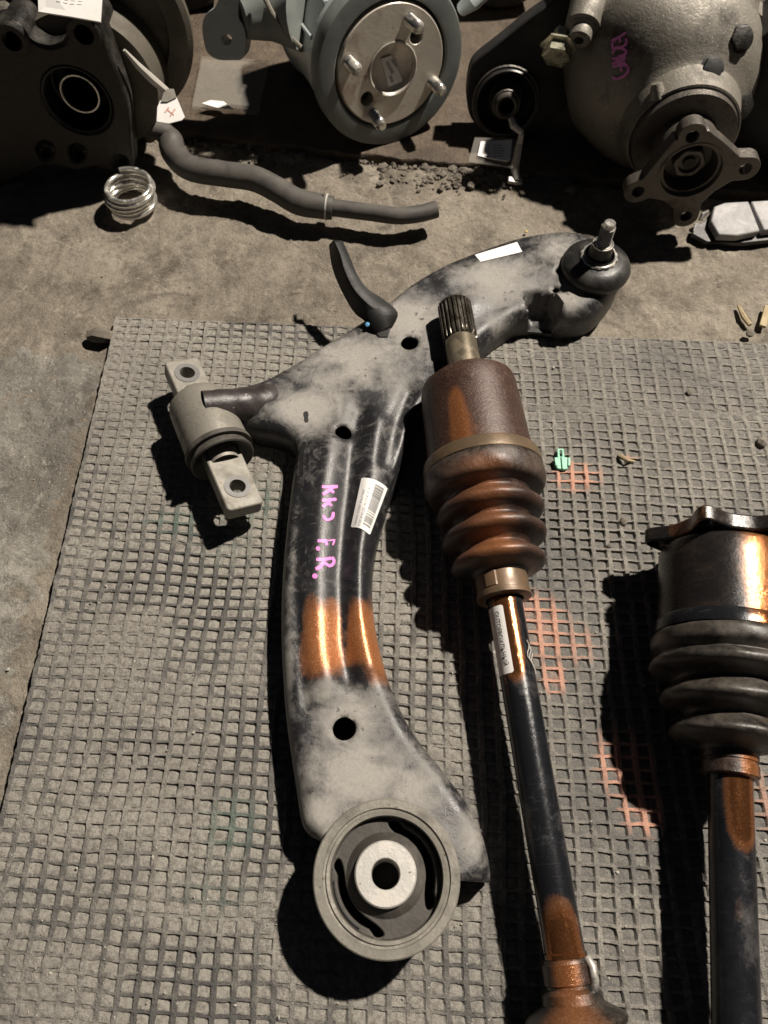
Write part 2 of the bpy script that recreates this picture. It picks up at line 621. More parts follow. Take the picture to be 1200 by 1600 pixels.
def ground_material(name, c1, c2, c3, stain, gloss=.85):
    m, nt, b = nodes(name)
    v = coords(nt)
    n0 = noise(nt, 5, 5, .6, .4, v)
    n1 = noise(nt, 26, 7, .72, .3, v)
    n2 = noise(nt, 260, 5, .7, 0, v)
    n3 = noise(nt, 950, 3, .6, 0, v)
    col = mix(nt, ramp(nt, n0, .38, .62), c1, c2)
    col = mix(nt, ramp(nt, n1, .46, .66), col, c3)
    st_ = ramp(nt, noise(nt, 13, 4, .6, 1.2, v), .56, .68)
    col = mix(nt, mth(nt, 'MULTIPLY', st_, .8), col, stain)
    lt = ramp(nt, noise(nt, 75, 5, .75, .2, v), .56, .68)
    col = mix(nt, mth(nt, 'MULTIPLY', lt, .55), col, tuple(min(1, c * 1.45) for c in c2))
    col = mix(nt, mth(nt, 'MULTIPLY', ramp(nt, n2, .50, .68), .55), col, stain)
    col = mix(nt, mth(nt, 'MULTIPLY', ramp(nt, n3, .60, .68), .5), col, tuple(min(1, c * 1.9) for c in c2))
    vo = N(nt, 'ShaderNodeTexVoronoi')
    vo.inputs['Scale'].default_value = 210
    vo.inputs['Randomness'].default_value = 1
    nt.links.new(v, vo.inputs['Vector'])
    peb = ramp(nt, vo.outputs['Distance'], .12, .22, (1, 1, 1, 1), (0, 0, 0, 1))
    sel = ramp(nt, noise(nt, 120, 2, .5, 0, v), .62, .70)
    pf = mth(nt, 'MULTIPLY', peb, sel)
    col = mix(nt, mth(nt, 'MULTIPLY', pf, .6), col, tuple(min(1, c * 2.0) for c in c2))
    nt.links.new(col, b.inputs['Base Color'])
    b.inputs['Roughness'].default_value = gloss
    h = bump(nt, b, n1, .8, .006)
    h = bump(nt, b, n2, .8, .0020, h)
    h = bump(nt, b, n3, .5, .0007, h)
    bump(nt, b, pf, .5, .0012, h)
    return m


M_soil = ground_material('dusty_cement_ground', (.155, .132, .104), (.245, .217, .174), (.112, .093, .071), (.058, .047, .036))
M_conc = ground_material('grey_concrete_ground', (.135, .126, .108), (.285, .270, .235), (.098, .089, .075), (.058, .052, .044))
M_slab = ground_material('brown_dirty_slab', (.080, .058, .038), (.110, .083, .056), (.052, .037, .025), (.04, .028, .02), .7)

# ================================================================== THE SETTING
# front ground: one sheet with gentle relief; far edge lies under the slab
def ground_sheet(name, x0, x1, y0, y1, nx, ny, zf, mat):
    X, Y = np.meshgrid(np.linspace(x0, x1, nx), np.linspace(y0, y1, ny))
    Z = zf(X, Y)
    V = np.stack([X.ravel(), Y.ravel(), Z.ravel()], 1)
    i = np.arange(nx * ny).reshape(ny, nx)
    F = np.stack([i[:-1, :-1].ravel(), i[:-1, 1:].ravel(), i[1:, 1:].ravel(), i[1:, :-1].ravel()], 1)
    o = obj(name, V, F, mat)
    tag(o, kind='structure')
    return o


def slab_edge_y(X):
    # front edge of the back slab, from points seen in the photograph
    xs = [un(-200, 200).x, un(300, 217).x, un(480, 238).x, un(622, 257).x, un(750, 264).x, un(1000, 292).x, un(1300, 320).x]
    ys = [un(-200, 200).y, un(300, 217).y, un(480, 238).y, un(622, 257).y, un(750, 264).y, un(1000, 292).y, un(1300, 320).y]
    return np.interp(X, xs, ys)


def zsoil(X, Y):
    z = (fbm(X * 40, Y * 40, 3) - .5) * .0035 + (fbm(X * 170, Y * 170, 9, 3) - .5) * .0026 + .0016 * sstep(.62, .8, fbm(X * 90, Y * 90, 15, 3))
    e = Y - slab_edge_y(X)
    z += .0016 * np.exp(-((e + .012) / .008) ** 2) * fbm(X * 120, Y * 120, 21, 3) * 3.0
    return z - .0025 - .010 * sstep(-.004, .004, e)


ground_sheet('ground', -.75, .75, -.25, .80, 420, 300, zsoil, M_soil)
fg = ground_sheet('ground_far', -3, 3, -3, 3, 2, 2, lambda X, Y: X * 0 - .014, M_soil)
del fg

# grey concrete to the left of the mat: a thin skim with an uneven border
cl = []
for (x, y) in [(-80, 520), (60, 512), (120, 530), (172, 545), (150, 640), (120, 760), (90, 870), (52, 1010), (20, 1180), (-6, 1340), (-60, 1600), (-500, 1600), (-500, 600)]:
    p = un(x, y)
    cl.append((p.x + .012, p.y))
cs = [(p.x, p.y) for p in crom([Vector((a, b, 0)) for a, b in cl], 10, True)]
gx, gy = np.meshgrid(np.arange(-.62, -.15, .004), np.arange(-.1, .47, .004))
ins = inpoly(gx.ravel(), gy.ravel(), cs) & (polydist(gx.ravel(), gy.ravel(), cs) > .002)
ex = np.stack([gx.ravel()[ins], gy.ravel()[ins]], 1) + rng.uniform(-.0008, .0008, (ins.sum(), 2))
V2, T = triangulate(cs, [], ex)
d = polydist(V2[:, 0], V2[:, 1], cs)
z = zsoil(V2[:, 0], V2[:, 1]) + (fbm(V2[:, 0] * 70, V2[:, 1] * 70, 38) - .5) * .004 * (1 - sstep(.02, .06, d)) + .0030 * sstep(0, .035, d) - .0022 + (fbm(V2[:, 0] * 90, V2[:, 1] * 90, 33) - .5) * .003 * sstep(0, .03, d)
o = obj('concrete_floor', np.c_[V2, z], T, M_conc)
tag(o, kind='structure')

# back slab, 6 mm proud with a rough front edge
xs = np.linspace(-1.6, 1.6, 640)
ye = slab_edge_y(xs) + (fbm(xs * 60, xs * 0, 5) - .5) * .008
rows = [(0, -.012), (.0, .0035), (.0012, .0052), (.01, .006)] + [(q, .006) for q in np.linspace(.03, 2.2, 40)]
V = []
for k, (dy, zz) in enumerate(rows):
    yy = ye + dy
    zt = zz + ((fbm(xs * 50, yy * 50, 8) - .5) * .0025 if k >= 3 else 0)
    V.append(np.stack([xs, yy, np.full_like(xs, 0) + zt], 1))
V = np.concatenate(V)
i = np.arange(len(V)).reshape(len(rows), len(xs))
F = np.stack([i[:-1, :-1].ravel(), i[:-1, 1:].ravel(), i[1:, 1:].ravel(), i[1:, :-1].ravel()], 1)
o = obj('pavement_slab', V, F, M_slab)
tag(o, kind='structure')


# crumbs of dirt along the joint and loose grit: nobody could count them
def rock_vf(c, r, flat=.7, n=1):
    base = [(0, 0, 1), (.89, 0, .45), (.28, .85, .45), (-.72, .53, .45), (-.72, -.53, .45), (.28, -.85, .45),
            (.72, .53, -.45), (-.28, .85, -.45), (-.89, 0, -.45), (-.28, -.85, -.45), (.72, -.53, -.45), (0, 0, -1)]
    f = [(0, 1, 2), (0, 2, 3), (0, 3, 4), (0, 4, 5), (0, 5, 1), (1, 6, 2), (2, 7, 3), (3, 8, 4), (4, 9, 5), (5, 10, 1),
         (6, 7, 2), (7, 8, 3), (8, 9, 4), (9, 10, 5), (10, 6, 1), (11, 7, 6), (11, 8, 7), (11, 9, 8), (11, 10, 9), (11, 6, 10)]
    a = random.uniform(0, 6.28)
    sx, sy = random.uniform(.8, 1.4), random.uniform(.7, 1.1)
    V = []
    for p in base:
        k = r * random.uniform(.72, 1.2)
        x, y, z = p[0] * k * sx, p[1] * k * sy, p[2] * k * flat
        V.append(c + Vector((x * math.cos(a) - y * math.sin(a), x * math.sin(a) + y * math.cos(a), z)))
    return V, [list(q) for q in f]


mb = MB()
for k in range(1700):
    px = random.choice([random.uniform(250, 480), random.uniform(660, 900), random.uniform(690, 850), random.uniform(540, 760)])
    p = un(px, 260)
    y = float(slab_edge_y(np.array([p.x]))[0]) - abs(random.gauss(0, .011)) - .0005
    r = abs(random.gauss(0, .0011)) + .0006
    if random.random() < .06: r *= 2.2
    mb.add(*rock_vf(Vector((p.x + random.uniform(-.01, .01), y, -.0015 + r * .3)), r))
tag(mb.build('dirt_crumbs', M_stone, sharp=20), kind='stuff', label='brown dirt crumbs along the front edge of the slab', cat='dirt')
mb = MB()
for k in range(420):
    x, y = random.uniform(-100, 1250), random.uniform(250, 560) if k % 3 else random.uniform(500, 1300)
    if k % 3 == 0: x = random.uniform(-60, 130)
    p = un(x, y)
    if p.x > -.225 and p.y < .44: continue
    r = .0003 + .0005 * random.random() ** 3 + (.0011 * random.random() if random.random() < .05 else 0)
    mb.add(*rock_vf(Vector((p.x, p.y, -.0018 + r * .3)), r))
tag(mb.build('pale_grit', M_pebble, sharp=20), kind='stuff', label='pale grit scattered over the ground around the mat', cat='grit')

# ================================================================== THE RUBBER MAT
TL = Vector((-.2245, .4425))
E1 = Vector((math.cos(R(2.9)), -math.sin(R(2.9))))
E2 = Vector((-math.sin(R(1.0)), -math.cos(R(1.0))))
CW, CH = .01075, .0078
NC, NR = 60, 80
su = [0, .022, .27, .30, .44, .60, .76, .90]       # rib occupies the first part of each cell
sv = [0, .03, .20, .24, .40, .58, .76, .92]
U = np.array([c + s for c in range(NC) for s in su] + [NC, NC + .27, NC + .29])
Vv = np.array([c + s for c in range(NR) for s in sv] + [NR, NR + .2, NR + .23])
UU, VV = np.meshgrid(U, Vv)
fu = UU - np.floor(UU)
fv = VV - np.floor(VV)
A_ = UU * CW
B_ = VV * CH
wob = (fbm(A_ * 9, B_ * 9, 41, 3) - .5) * .008
wob2 = (fbm(A_ * 9, B_ * 9, 47, 3) - .5) * .007
edge = np.minimum(A_, B_)
k = sstep(0, .03, edge) * .8 + .2
X = TL.x + A_ * E1.x + B_ * E2.x + wob * k
Y = TL.y + A_ * E1.y + B_ * E2.y + wob2 * k
is_v = (fu <= .275)
is_h = (fv <= .205)
rib = (is_v | is_h).astype(float)
TOP = .0058
ripple = (fbm(A_ * 60, B_ * 60, 51, 3) - .5) * .0009 + (fbm(A_ * 6, B_ * 6, 53, 2) - .5) * .0018 * sstep(.0, .05, edge)
rimv = (np.isin(np.round(fu, 3), [.022, .27]) | (np.isin(np.round(fv, 3), [.03, .20])))
ribz = TOP + ripple + np.where(rimv, 0, -.00025)
ribz = np.where(is_h & ~is_v, ribz - .0005, ribz)
# dust in the pockets
fill = fbm(A_ * 22, B_ * 22, 61, 3)
cellr = vnoise(np.floor(UU) * 1.7 + .5, np.floor(VV) * 1.9 + .5, 77)
spx = sstep(.28, .62, (Y - .15) / .30)                   # far part is filled more
right = sstep(.0, .12, X)
level = .42 + .32 * (fill - .5) * 2 + .20 * (cellr - .5) + .16 * spx - .24 * right * (1 - spx) + .06 * (1 - right)
band = np.exp(-((B_ - .078 - .004 * np.sin(A_ * 9)) / .0045) ** 2) * sstep(.28, .36, A_) + np.exp(-((B_ - .434 - .010 * A_) / .005) ** 2) * sstep(.05, .12, A_) * (1 - sstep(.2, .26, A_)) + .8 * np.exp(-((B_ - .205 + .02 * A_) / .003) ** 2) * (1 - sstep(.1, .2, A_))
ripple = ripple - .0011 * band
cs_ = (fu - .64) / .36
ct_ = (fv - .62) / .38
slope = .24 * (-cs_ * .45 + ct_ * .55)
over = np.clip(sstep(.50, .68, fbm(A_ * 14, B_ * 14, 83, 4)) * (1 - .7 * right) + .9 * band, 0, 1)
ribz = ribz - .0011 * band
dz = TOP - (.0026 - .0006 * right) * (1 - np.clip(level + .16 + slope * 1.3 + .30 * over + (fbm(A_ * 500, B_ * 500, 71, 2) - .5) * .45, .05, 1.12))
dz -= .0003 * (cs_ ** 2 + ct_ ** 2)
wear = (fbm(A_ * 170, B_ * 170, 87, 3) - .5)
X = X + (fbm(A_ * 260, B_ * 260, 93, 2) - .5) * .0011
Y = Y + (fbm(A_ * 260, B_ * 260, 97, 2) - .5) * .0011
ribz = ribz + wear * .0016 + .0006 * over * (fbm(A_ * 300, B_ * 300, 89, 2) - .3)
Z = np.where(rib > 0, ribz, np.minimum(dz, ribz + .0004))
# masks
pxy = np.stack([X.ravel(), Y.ravel()], 1)


def blob(px, py, rx, ry, X, Y, z=0, soft=1.0, ang=0):
    c = un(px, py, z)
    e = un(px + 1, py, z)
    g = un(px, py + 1, z)
    sx = rx * abs((e - c).x)
    sy = ry * abs((g - c).y)
    dx, dy = X - c.x, Y - c.y
    ca, sa = math.cos(R(ang)), math.sin(R(ang))
    dx, dy = dx * ca - dy * sa, dx * sa + dy * ca
    q = (dx / sx) ** 2 + (dy / sy) ** 2
    return np.exp(-q * 1.1 * soft)


cov = fbm(A_ * 18, B_ * 18, 91, 4)
ribdust = np.clip(.16 + 1.2 * (cov - .40) * 1.3 + .38 * spx + .26 * right + .35 * over + wear * .8, 0, .95)
dustm = np.where(rib > 0, ribdust, np.clip(.96 - .50 * sstep(.1, .8, right * (1 - .35 * spx)) + wear * .5, .3, 1))
deep = np.clip((TOP - Z) / TOP, 0, 1)
dustm = np.where(rib > 0, dustm, dustm - .25 * deep)
org = np.zeros_like(X)
for b_ in [(898, 752, 42, 26), (850, 985, 42, 60), (862, 1060, 22, 34), (975, 1200, 52, 66), (1000, 1265, 40, 48), (980, 722, 26, 9), (820, 960, 30, 40), (1190, 1260, 30, 90), (590, 1170, 16, 30), (900, 1010, 46, 50)]:
    w = .62 if b_[0] in (900, 1190, 590, 980) else 1.15
    org = np.maximum(org, w * blob(*b_, X, Y))
grn = np.zeros_like(X)
for b_ in [(395, 790, 55, 45), (350, 850, 90, 60), (365, 1290, 60, 60), (330, 1400, 90, 60), (280, 820, 60, 30)]:
    grn = np.maximum(grn, (1.0 if b_[2] <= 60 else .6) * blob(*b_, X, Y))
ribf = rib
att = np.stack([dustm.ravel(), (org * (ribf * .62 + .38)).ravel(), (grn * (ribf * .9 + .1)).ravel()], 1)
nv, nu = X.shape
Vm = np.stack([X.ravel(), Y.ravel(), Z.ravel()], 1)
i = np.arange(nv * nu).reshape(nv, nu)
F = np.stack([i[:-1, :-1].ravel(), i[1:, :-1].ravel(), i[1:, 1:].ravel(), i[:-1, 1:].ravel()], 1)
# side skirt on the left and far edges
n0 = len(Vm)
le = i[:, 0]
te = i[0, :]
Vl = Vm[le].copy(); Vl[:, 2] = -.004; Vl[:, 0] -= .0006
Vt = Vm[te].copy(); Vt[:, 2] = -.004; Vt[:, 1] += .0006
li = np.arange(nv) + n0
ti = np.arange(nu) + n0 + nv
F = np.concatenate([F, np.stack([le[:-1], li[:-1], li[1:], le[1:]], 1), np.stack([te[:-1], te[1:], ti[1:], ti[:-1]], 1)])
Vm = np.concatenate([Vm, Vl, Vt])
att = np.concatenate([att, np.tile([.2, 0, 0], (nv + nu, 1))])
mat_o = thing('rubber_mat', 'large ribbed rubber mat with dust filled cells and orange and green paint stains', 'mat', (-.2245, .4425, 0))
o = obj('ribbed_sheet', Vm, F, M_mat, mat_o, attr=att, sharp=35)
# a torn corner tag of the mat sticking out at the far left
V, F = tube_vf([un(176, 527, .003), un(165, 524, .006), un(150, 522, .006), un(137, 523, .004)], [.005, .006, .007, .0045], 7)
V = [Vector((v.x + random.uniform(-.001, .001), v.y + random.uniform(-.001, .001), max(.0, v.z * .8 + random.uniform(-.001, .001)))) for v in V]
tag(obj('mud_lump', V, F, M_stone, None, sharp=20), 'small grey mud lump at the far left corner of the mat', 'lump')

# ================================================================== THE CONTROL ARM
ZE = .027          # height of the upper edge of the pressed shell
arm = thing('control_arm', 'black pressed steel control arm dusty and pink marked lying across the mat', 'car part', un(540, 900, 0))


def ez(x, y):
    """height of the rim of the shell at a traced pixel"""
    z = ZE
    if x > 800: z += .010 * min(1, (x - 800) / 120)
    if y > 1150: z += .008 * min(1, (y - 1150) / 150)
    return z


BC = un(604, 1369, .046)          # big bushing, centre of its upper rim
BR = .0387
outl_px = [(312, 618), (345, 608), (395, 600), (440, 580), (500, 543), (560, 506), (600, 478), (640, 446), (690, 417), (740, 396),
           (800, 376), (850, 362), (890, 357), (925, 362), (955, 380), (976, 408), (973, 432), (958, 458), (934, 480), (900, 492), (868, 494), (842, 494), (815, 498), (790, 512),
           (760, 534), (720, 572), (685, 615), (655, 650), (638, 690), (622, 735), (604, 785), (588, 845), (581, 900), (584, 960), (594, 1015), (612, 1075), (643, 1140),
           (690, 1200), (730, 1252), (755, 1300), (767, 1345), (770, 1377)]
lower_px = [(483, 1304), (470, 1285), (461, 1230), (448, 1140), (441, 1060), (438, 980), (440, 900), (447, 820), (455, 755), (461, 712), (455, 692), (430, 680), (400, 673), (360, 662), (322, 652)]
o1 = [un(x, y, ez(x, y)) for x, y in outl_px]
o2 = [un(x, y, ez(x, y)) for x, y in lower_px]
s1 = crom(o1, 5)
s2 = crom(o2, 5)
# arc hugging the ring
p_a = un(722, 1376, .036)
p_b = s2[0]
a_a = math.atan2(p_a.y - BC.y, p_a.x - BC.x)
a_b = math.atan2(p_b.y - BC.y, p_b.x - BC.x)
arc = [Vector((BC.x + (BR + .0002) * math.cos(a_a + (a_b - a_a) * t / 26), BC.y + (BR + .0002) * math.sin(a_a + (a_b - a_a) * t / 26), .036)) for t in range(27)]
OUT = [(p.x, p.y) for p in s1 + arc + s2]
OUTLINE_REAL = [(p.x, p.y) for p in s1] + [None] + [(p.x, p.y) for p in s2]
open1 = [(p.x, p.y) for p in s1]
open2 = [(p.x, p.y) for p in s2]
RIDGES = [  # polyline px, half width m, height m
    ([(515, 690), (500, 800), (494, 900), (496, 1000), (508, 1070)], .0095, .0048),
    ([(590, 660), (577, 760), (562, 860), (561, 960), (574, 1040)], .0078, .0042),
    ([(562, 640), (550, 700), (540, 800), (532, 900), (534, 1000), (544, 1060)], .0062, -.0036),
    ([(700, 440), (760, 418), (850, 398)], .010, .0035),
    ([(690, 500), (740, 470), (800, 440), (860, 425)], .012, .0030),
    ([(600, 560), (640, 560), (700, 520)], .012, .0012),
    ([(330, 632), (380, 635), (430, 640)], .008, .003),
    ([(475, 690), (466, 800), (462, 900), (468, 1000), (480, 1100)], .0035, -.0016),
    ([(640, 610), (620, 660), (605, 720)], .006, -.004),
]
RW = [([(un(x, y, .033).x, un(x, y, .033).y) for x, y in pl], w, h) for pl, w, h in RIDGES]
POCKET = [(un(x, y, .033).x, un(x, y, .033).y) for x, y in [(812, 460), (838, 458), (868, 466), (880, 478), (872, 520), (828, 520), (826, 486)]]
CUPC = un(927, 430, .035)


def zarm(X, Y):
    X = np.asarray(X, float)
    Y = np.asarray(Y, float)
    d = np.minimum(polydist(X, Y, open1, False), polydist(X, Y, open2, False))
    # base plane, higher at the ball joint and at the bushing
    bj = np.exp(-(((X - CUPC.x) ** 2 + (Y - CUPC.y) ** 2) / .045 ** 2))
    bb = np.exp(-(((X - BC.x) ** 2 + (Y - BC.y) ** 2) / .065 ** 2))
    z = ZE - .0065 + .010 * bj + .010 * bb
    t = np.clip(d / .0095, 0, 1)
    z = z + .0125 * np.sqrt(np.clip(1 - (1 - t) ** 2, 0, 1)) * (1 - .35 * bb)
    for pl, w, h in RW:
        q = polydist(X, Y, pl, False)
        z = z + h * np.exp(-(q / w) ** 2) * sstep(0, .006, d)
    dp = polydist(X, Y, POCKET)
    ip = inpoly(X, Y, POCKET)
    z = z - .021 * np.where(ip, sstep(0, .0045, dp), 0)
    z = z + (fbm(X * 45, Y * 45, 101, 3) - .5) * .0016 * sstep(0, .01, d)
    return z


def on_arm(x, y, lift=0.0):
    z = .034
    for k in range(8):
        p = un(x, y, z)
        z = .5 * z + .5 * (float(zarm(np.array([p.x]), np.array([p.y]))[0]) + lift)
    p = un(x, y, z)
    p.z = float(zarm(np.array([p.x]), np.array([p.y]))[0]) + lift
    return p


def on_arm_many(pts, lift=0.0):
    P = np.array(pts, float)
    z = np.full(len(P), .034)
    u = (P[:, 0] - 600) / FPX
    v = (800 - P[:, 1]) / FPX
    dx, dy, dz_ = u, math.cos(PITCH) + v * math.sin(PITCH), -math.sin(PITCH) + v * math.cos(PITCH)
    for k in range(10):
        t = (z - CAM_H) / dz_
        z = .5 * z + .5 * (zarm(dx * t, dy * t) + lift)
    t = (z - CAM_H) / dz_
    X, Y = dx * t, dy * t
    return np.stack([X, Y, zarm(X, Y) + lift], 1)


holes_px = [(640, 532, 13.5), (536, 671, 13), (537, 1135, 18.5), (872, 430, 5), (868, 455, 4.6)]
HO = []
for x, y, r in holes_px:
    c = un(x, y, .036 if y < 1100 else .040)
    rr = r * depth(c) / FPX
    HO.append(circ(c.x, c.y, rr, 28))
gx, gy = np.meshgrid(np.arange(min(p[0] for p in OUT), max(p[0] for p in OUT), .0026), np.arange(min(p[1] for p in OUT), max(p[1] for p in OUT), .0026))
gx = gx + (np.arange(gx.shape[0]) % 2)[:, None] * .0013
gx, gy = gx.ravel(), gy.ravel()
keep = inpoly(gx, gy, OUT)
gx, gy = gx[keep], gy[keep]
dd = polydist(gx, gy, OUT)
keep = dd > .0058
for h in HO:
    keep &= ~inpoly(gx, gy, h) & (polydist(gx, gy, h) > .0009)
EX = [np.stack([gx[keep], gy[keep]], 1)]
# rings of points following the rim, for a smooth rolled edge
O_ = np.array(OUT)
tan = np.roll(O_, -1, 0) - np.roll(O_, 1, 0)
tan /= np.linalg.norm(tan, axis=1)[:, None] + 1e-12
area = .5 * np.sum(O_[:, 0] * np.roll(O_[:, 1], -1) - np.roll(O_[:, 0], -1) * O_[:, 1])
nrm = np.stack([-tan[:, 1], tan[:, 0]], 1) * (1 if area > 0 else -1)
for q in (.0004, .0011, .0021, .0034, .0048):
    r_ = O_ + nrm * q
    ok = inpoly(r_[:, 0], r_[:, 1], OUT) & (polydist(r_[:, 0], r_[:, 1], OUT) > q * .93)
    for h in HO:
        ok &= ~inpoly(r_[:, 0], r_[:, 1], h) & (polydist(r_[:, 0], r_[:, 1], h) > .0006)
    EX.append(r_[ok])
V2, T = triangulate(OUT, HO, np.concatenate(EX))
zt = zarm(V2[:, 0], V2[:, 1])
hol = np.zeros(len(V2))
for h in HO:
    zt -= .0012 * np.exp(-(polydist(V2[:, 0], V2[:, 1], h) / .0009) ** 2)
VA = np.c_[V2, zt]


def armmask(X, Y):
    B = lambda *a: blob(*a[:4], X, Y, .033, a[5] if len(a) > 5 else 1.0, a[6] if len(a) > 6 else 0) * (a[4] if len(a) > 4 else 1)
    g = np.full_like(X, .16)
    for a in [(560, 570, 110, 60, .85), (640, 500, 80, 50, .8), (480, 640, 60, 45, .85), (780, 440, 90, 40, .8), (870, 400, 50, 40, .6), (560, 620, 90, 40, .55),
              (545, 1120, 60, 55, .8), (560, 1210, 90, 60, .9), (500, 1270, 50, 40, .8), (650, 1230, 60, 50, .75), (740, 1310, 30, 60, .6), (890, 480, 30, 40, .8),
              (448, 1060, 14, 110, .55), (455, 900, 10, 160, .42), (505, 1080, 40, 30, .75), (520, 620, 60, 60, .6), (780, 505, 30, 20, .5), (690, 545, 60, 30, .45)]:
        g = np.maximum(g, B(*a))
    k = np.zeros_like(X)
    for a in [(560, 800, 60, 110, .9), (590, 620, 30, 50, .35), (360, 632, 55, 20, .75), (480, 820, 24, 90, .5), (590, 640, 40, 24, .5), (770, 395, 70, 12, .75),
              (640, 690, 26, 60, .9), (575, 930, 22, 100, .8), (700, 600, 40, 30, .8), (420, 670, 40, 14, .9), (930, 495, 50, 18, .9), (560, 505, 22, 12, .5), (500, 925, 40, 25, .6)]:
        k = np.maximum(k, B(*a))
    g = np.clip(g * (1 - k) + .02, 0, 1)
    # sprayed copper band right across the leg, with a bare line along the valley
    ya_, yb_ = un(520, 1056, .033).y, un(520, 930, .033).y
    wv_ = .004 * (fbm(X * 60, Y * 0, 111, 3) - .5)
    o_ = sstep(ya_ - .014, ya_ + .014, Y + wv_) * (1 - sstep(yb_ - .016, yb_ + .011, Y + wv_ * 3))
    sx_ = un(471, 990, .033).x, un(594, 990, .033).x
    o_ = o_ * sstep(sx_[0] - .006, sx_[0] + .009, X) * (1 - sstep(sx_[1] - .004, sx_[1] + .003, X - (.010 * (1 - sstep(ya_, yb_, Y)))))
    kk = np.maximum(B(539, 965, 7, 80, .95), B(552, 1050, 24, 17, 1.0))
    o_ = .80 * o_ * (1 - kk)
    # dark scuffs at the junction
    for a in [(575, 618, 22, 9, .8), (600, 640, 12, 8, .8), (520, 575, 40, 10, .45), (640, 570, 30, 16, .5), (700, 450, 60, 8, .4), (830, 440, 24, 8, .4), (548, 598, 10, 8, .6), (470, 606, 14, 9, .5), (590, 585, 9, 16, .5), (598, 1190, 26, 9, .55), (640, 1200, 10, 6, .5), (505, 1215, 7, 26, .4), (690, 1235, 22, 10, .5)]:
        g = g * (1 - B(*a))
    g = g * (1 - np.clip(o_, 0, 1)) * (1 - kk * .8)
    return np.stack([np.clip(o_, 0, 1), g, np.zeros_like(X)], 1)


am = armmask(V2[:, 0], V2[:, 1])
F = [list(map(int, t)) for t in T]
bd = boundary(T)
# skirt: the shell turns down all round; the shell is hollow
VL = VA.tolist()
AM = am.tolist()
arcset = np.array([(p.x, p.y) for p in arc])
idx = {}
hol_pts = set()
for lvl, (dz_, fl) in enumerate([(.0022, .0004), (.0075, .0008), (.0160, .0010)]):
    pass
for a, b in bd:
    for v in (a, b):
        if v in idx: continue
        x, y, zz = VA[v]
        ish = any(polydist(np.array([x]), np.array([y]), h)[0] < 1e-5 for h in HO)
        isarc = np.min(np.hypot(arcset[:, 0] - x, arcset[:, 1] - y)) < 1e-6
        ids = []
        if ish:
            levels = [.0012, .0026]
        elif isarc:
            levels = [.002, .006]
        else:
            levels = [.003, .010, .0175]
        for L in levels:
            VL.append([x, y, max(zz - L, .007)])
            AM.append([am[v][0] * .3, am[v][1] * .45, 0])
            ids.append(len(VL) - 1)
        idx[v] = ids
for a, b in bd:
    ia, ib = idx[a], idx[b]
    pa, pb = a, b
    for q in range(min(len(ia), len(ib))):
        F.append([pb, pa, ia[q], ib[q]])
        pa, pb = ia[q], ib[q]
body = obj('pressed_shell', np.array(VL), F, M_arm, arm, attr=np.array(AM), sharp=60)
# lower shell that closes the box section (what one sees through the round holes)
gx, gy = V2[:, 0], V2[:, 1]
zb = np.full(len(V2), .0115)
obj('lower_shell', np.c_[V2, zb], [list(map(int, t[::-1])) for t in T], M_void, arm, smooth=False)


def ribbon(name, strokes, width, mat, parent, lift=.00035, surf=None, step=3.0):
    """painted strokes that follow the surface"""
    surf = surf or on_arm_many
    mb = MB()
    for st in strokes:
        P = [Vector((p[0], p[1], 0)) for p in st[0]]
        w = st[1] if len(st) > 1 else width
        if len(P) == 1:
            ring = [(P[0].x, P[0].y)] + [(P[0].x + w * math.cos(a * math.pi / 6), P[0].y + w * math.sin(a * math.pi / 6)) for a in range(12)]
            W = surf(ring, lift)
            mb.add([Vector(v) for v in W], [[0, 1 + (k + 1) % 12, 1 + k] for k in range(12)])
            continue
        Q = crom(P, 6) if len(P) > 2 else [P[0].lerp(P[1], t / 5) for t in range(6)]
        L, Rr = [], []
        for k_, p in enumerate(Q):
            dd_ = (Q[min(k_ + 1, len(Q) - 1)] - Q[max(k_ - 1, 0)]).normalized()
            n_ = Vector((-dd_.y, dd_.x, 0))
            ww = w * (.95 + .35 * random.random())
            if k_ in (0, len(Q) - 1): ww *= .6
            L.append((p.x + n_.x * ww, p.y + n_.y * ww))
            Rr.append((p.x - n_.x * ww, p.y - n_.y * ww))
        C = [(p.x, p.y) for p in Q]
        W = surf(L + C + Rr, lift)
        n_ = len(Q)
        f = []
        for k_ in range(n_ - 1):
            f.append([k_, k_ + 1, n_ + k_ + 1, n_ + k_])
            f.append([n_ + k_, n_ + k_ + 1, 2 * n_ + k_ + 1, 2 * n_ + k_])
        mb.add([Vector(v) for v in W], f)
    return mb.build(name, mat, parent)


# pink hand lettering  K K J  F . R .
PK = [([(503, 760), (514, 761), (528, 760)], 2.4), ([(520, 761), (509, 770), (504, 772)], 2.4), ([(514, 763), (522, 770)], 2.2),
      ([(503, 782), (514, 781), (526, 780)], 2.3), ([(516, 783), (508, 789), (504, 792)], 2.4), ([(512, 786), (519, 790)], 2.0),
      ([(505, 805), (510, 812), (519, 809), (521, 800)], 2.1),
      ([(496, 845), (504, 845), (511, 845)], 2.4), ([(509, 846), (511, 852)], 2.2), ([(523, 843), (520, 852)], 1.2), ([(511, 845), (524, 843)], 1.0), ([(497, 857)], 3.6),
      ([(494, 874), (506, 874), (518, 872)], 2.4), ([(519, 870), (522, 878), (516, 884), (508, 880), (505, 876)], 2.2), ([(506, 878), (500, 886), (493, 889)], 2.6), ([(492, 900)], 4.2)]
ribbon('pink_lettering', PK, 2.2, M_pink, arm)
# blue paint dots live on the bracket (below)

# barcode label wrapped over the right flank
LC = [(565, 746), (606, 764), (578, 838), (548, 824)]      # far-left, far-right, near-right, near-left in the photograph


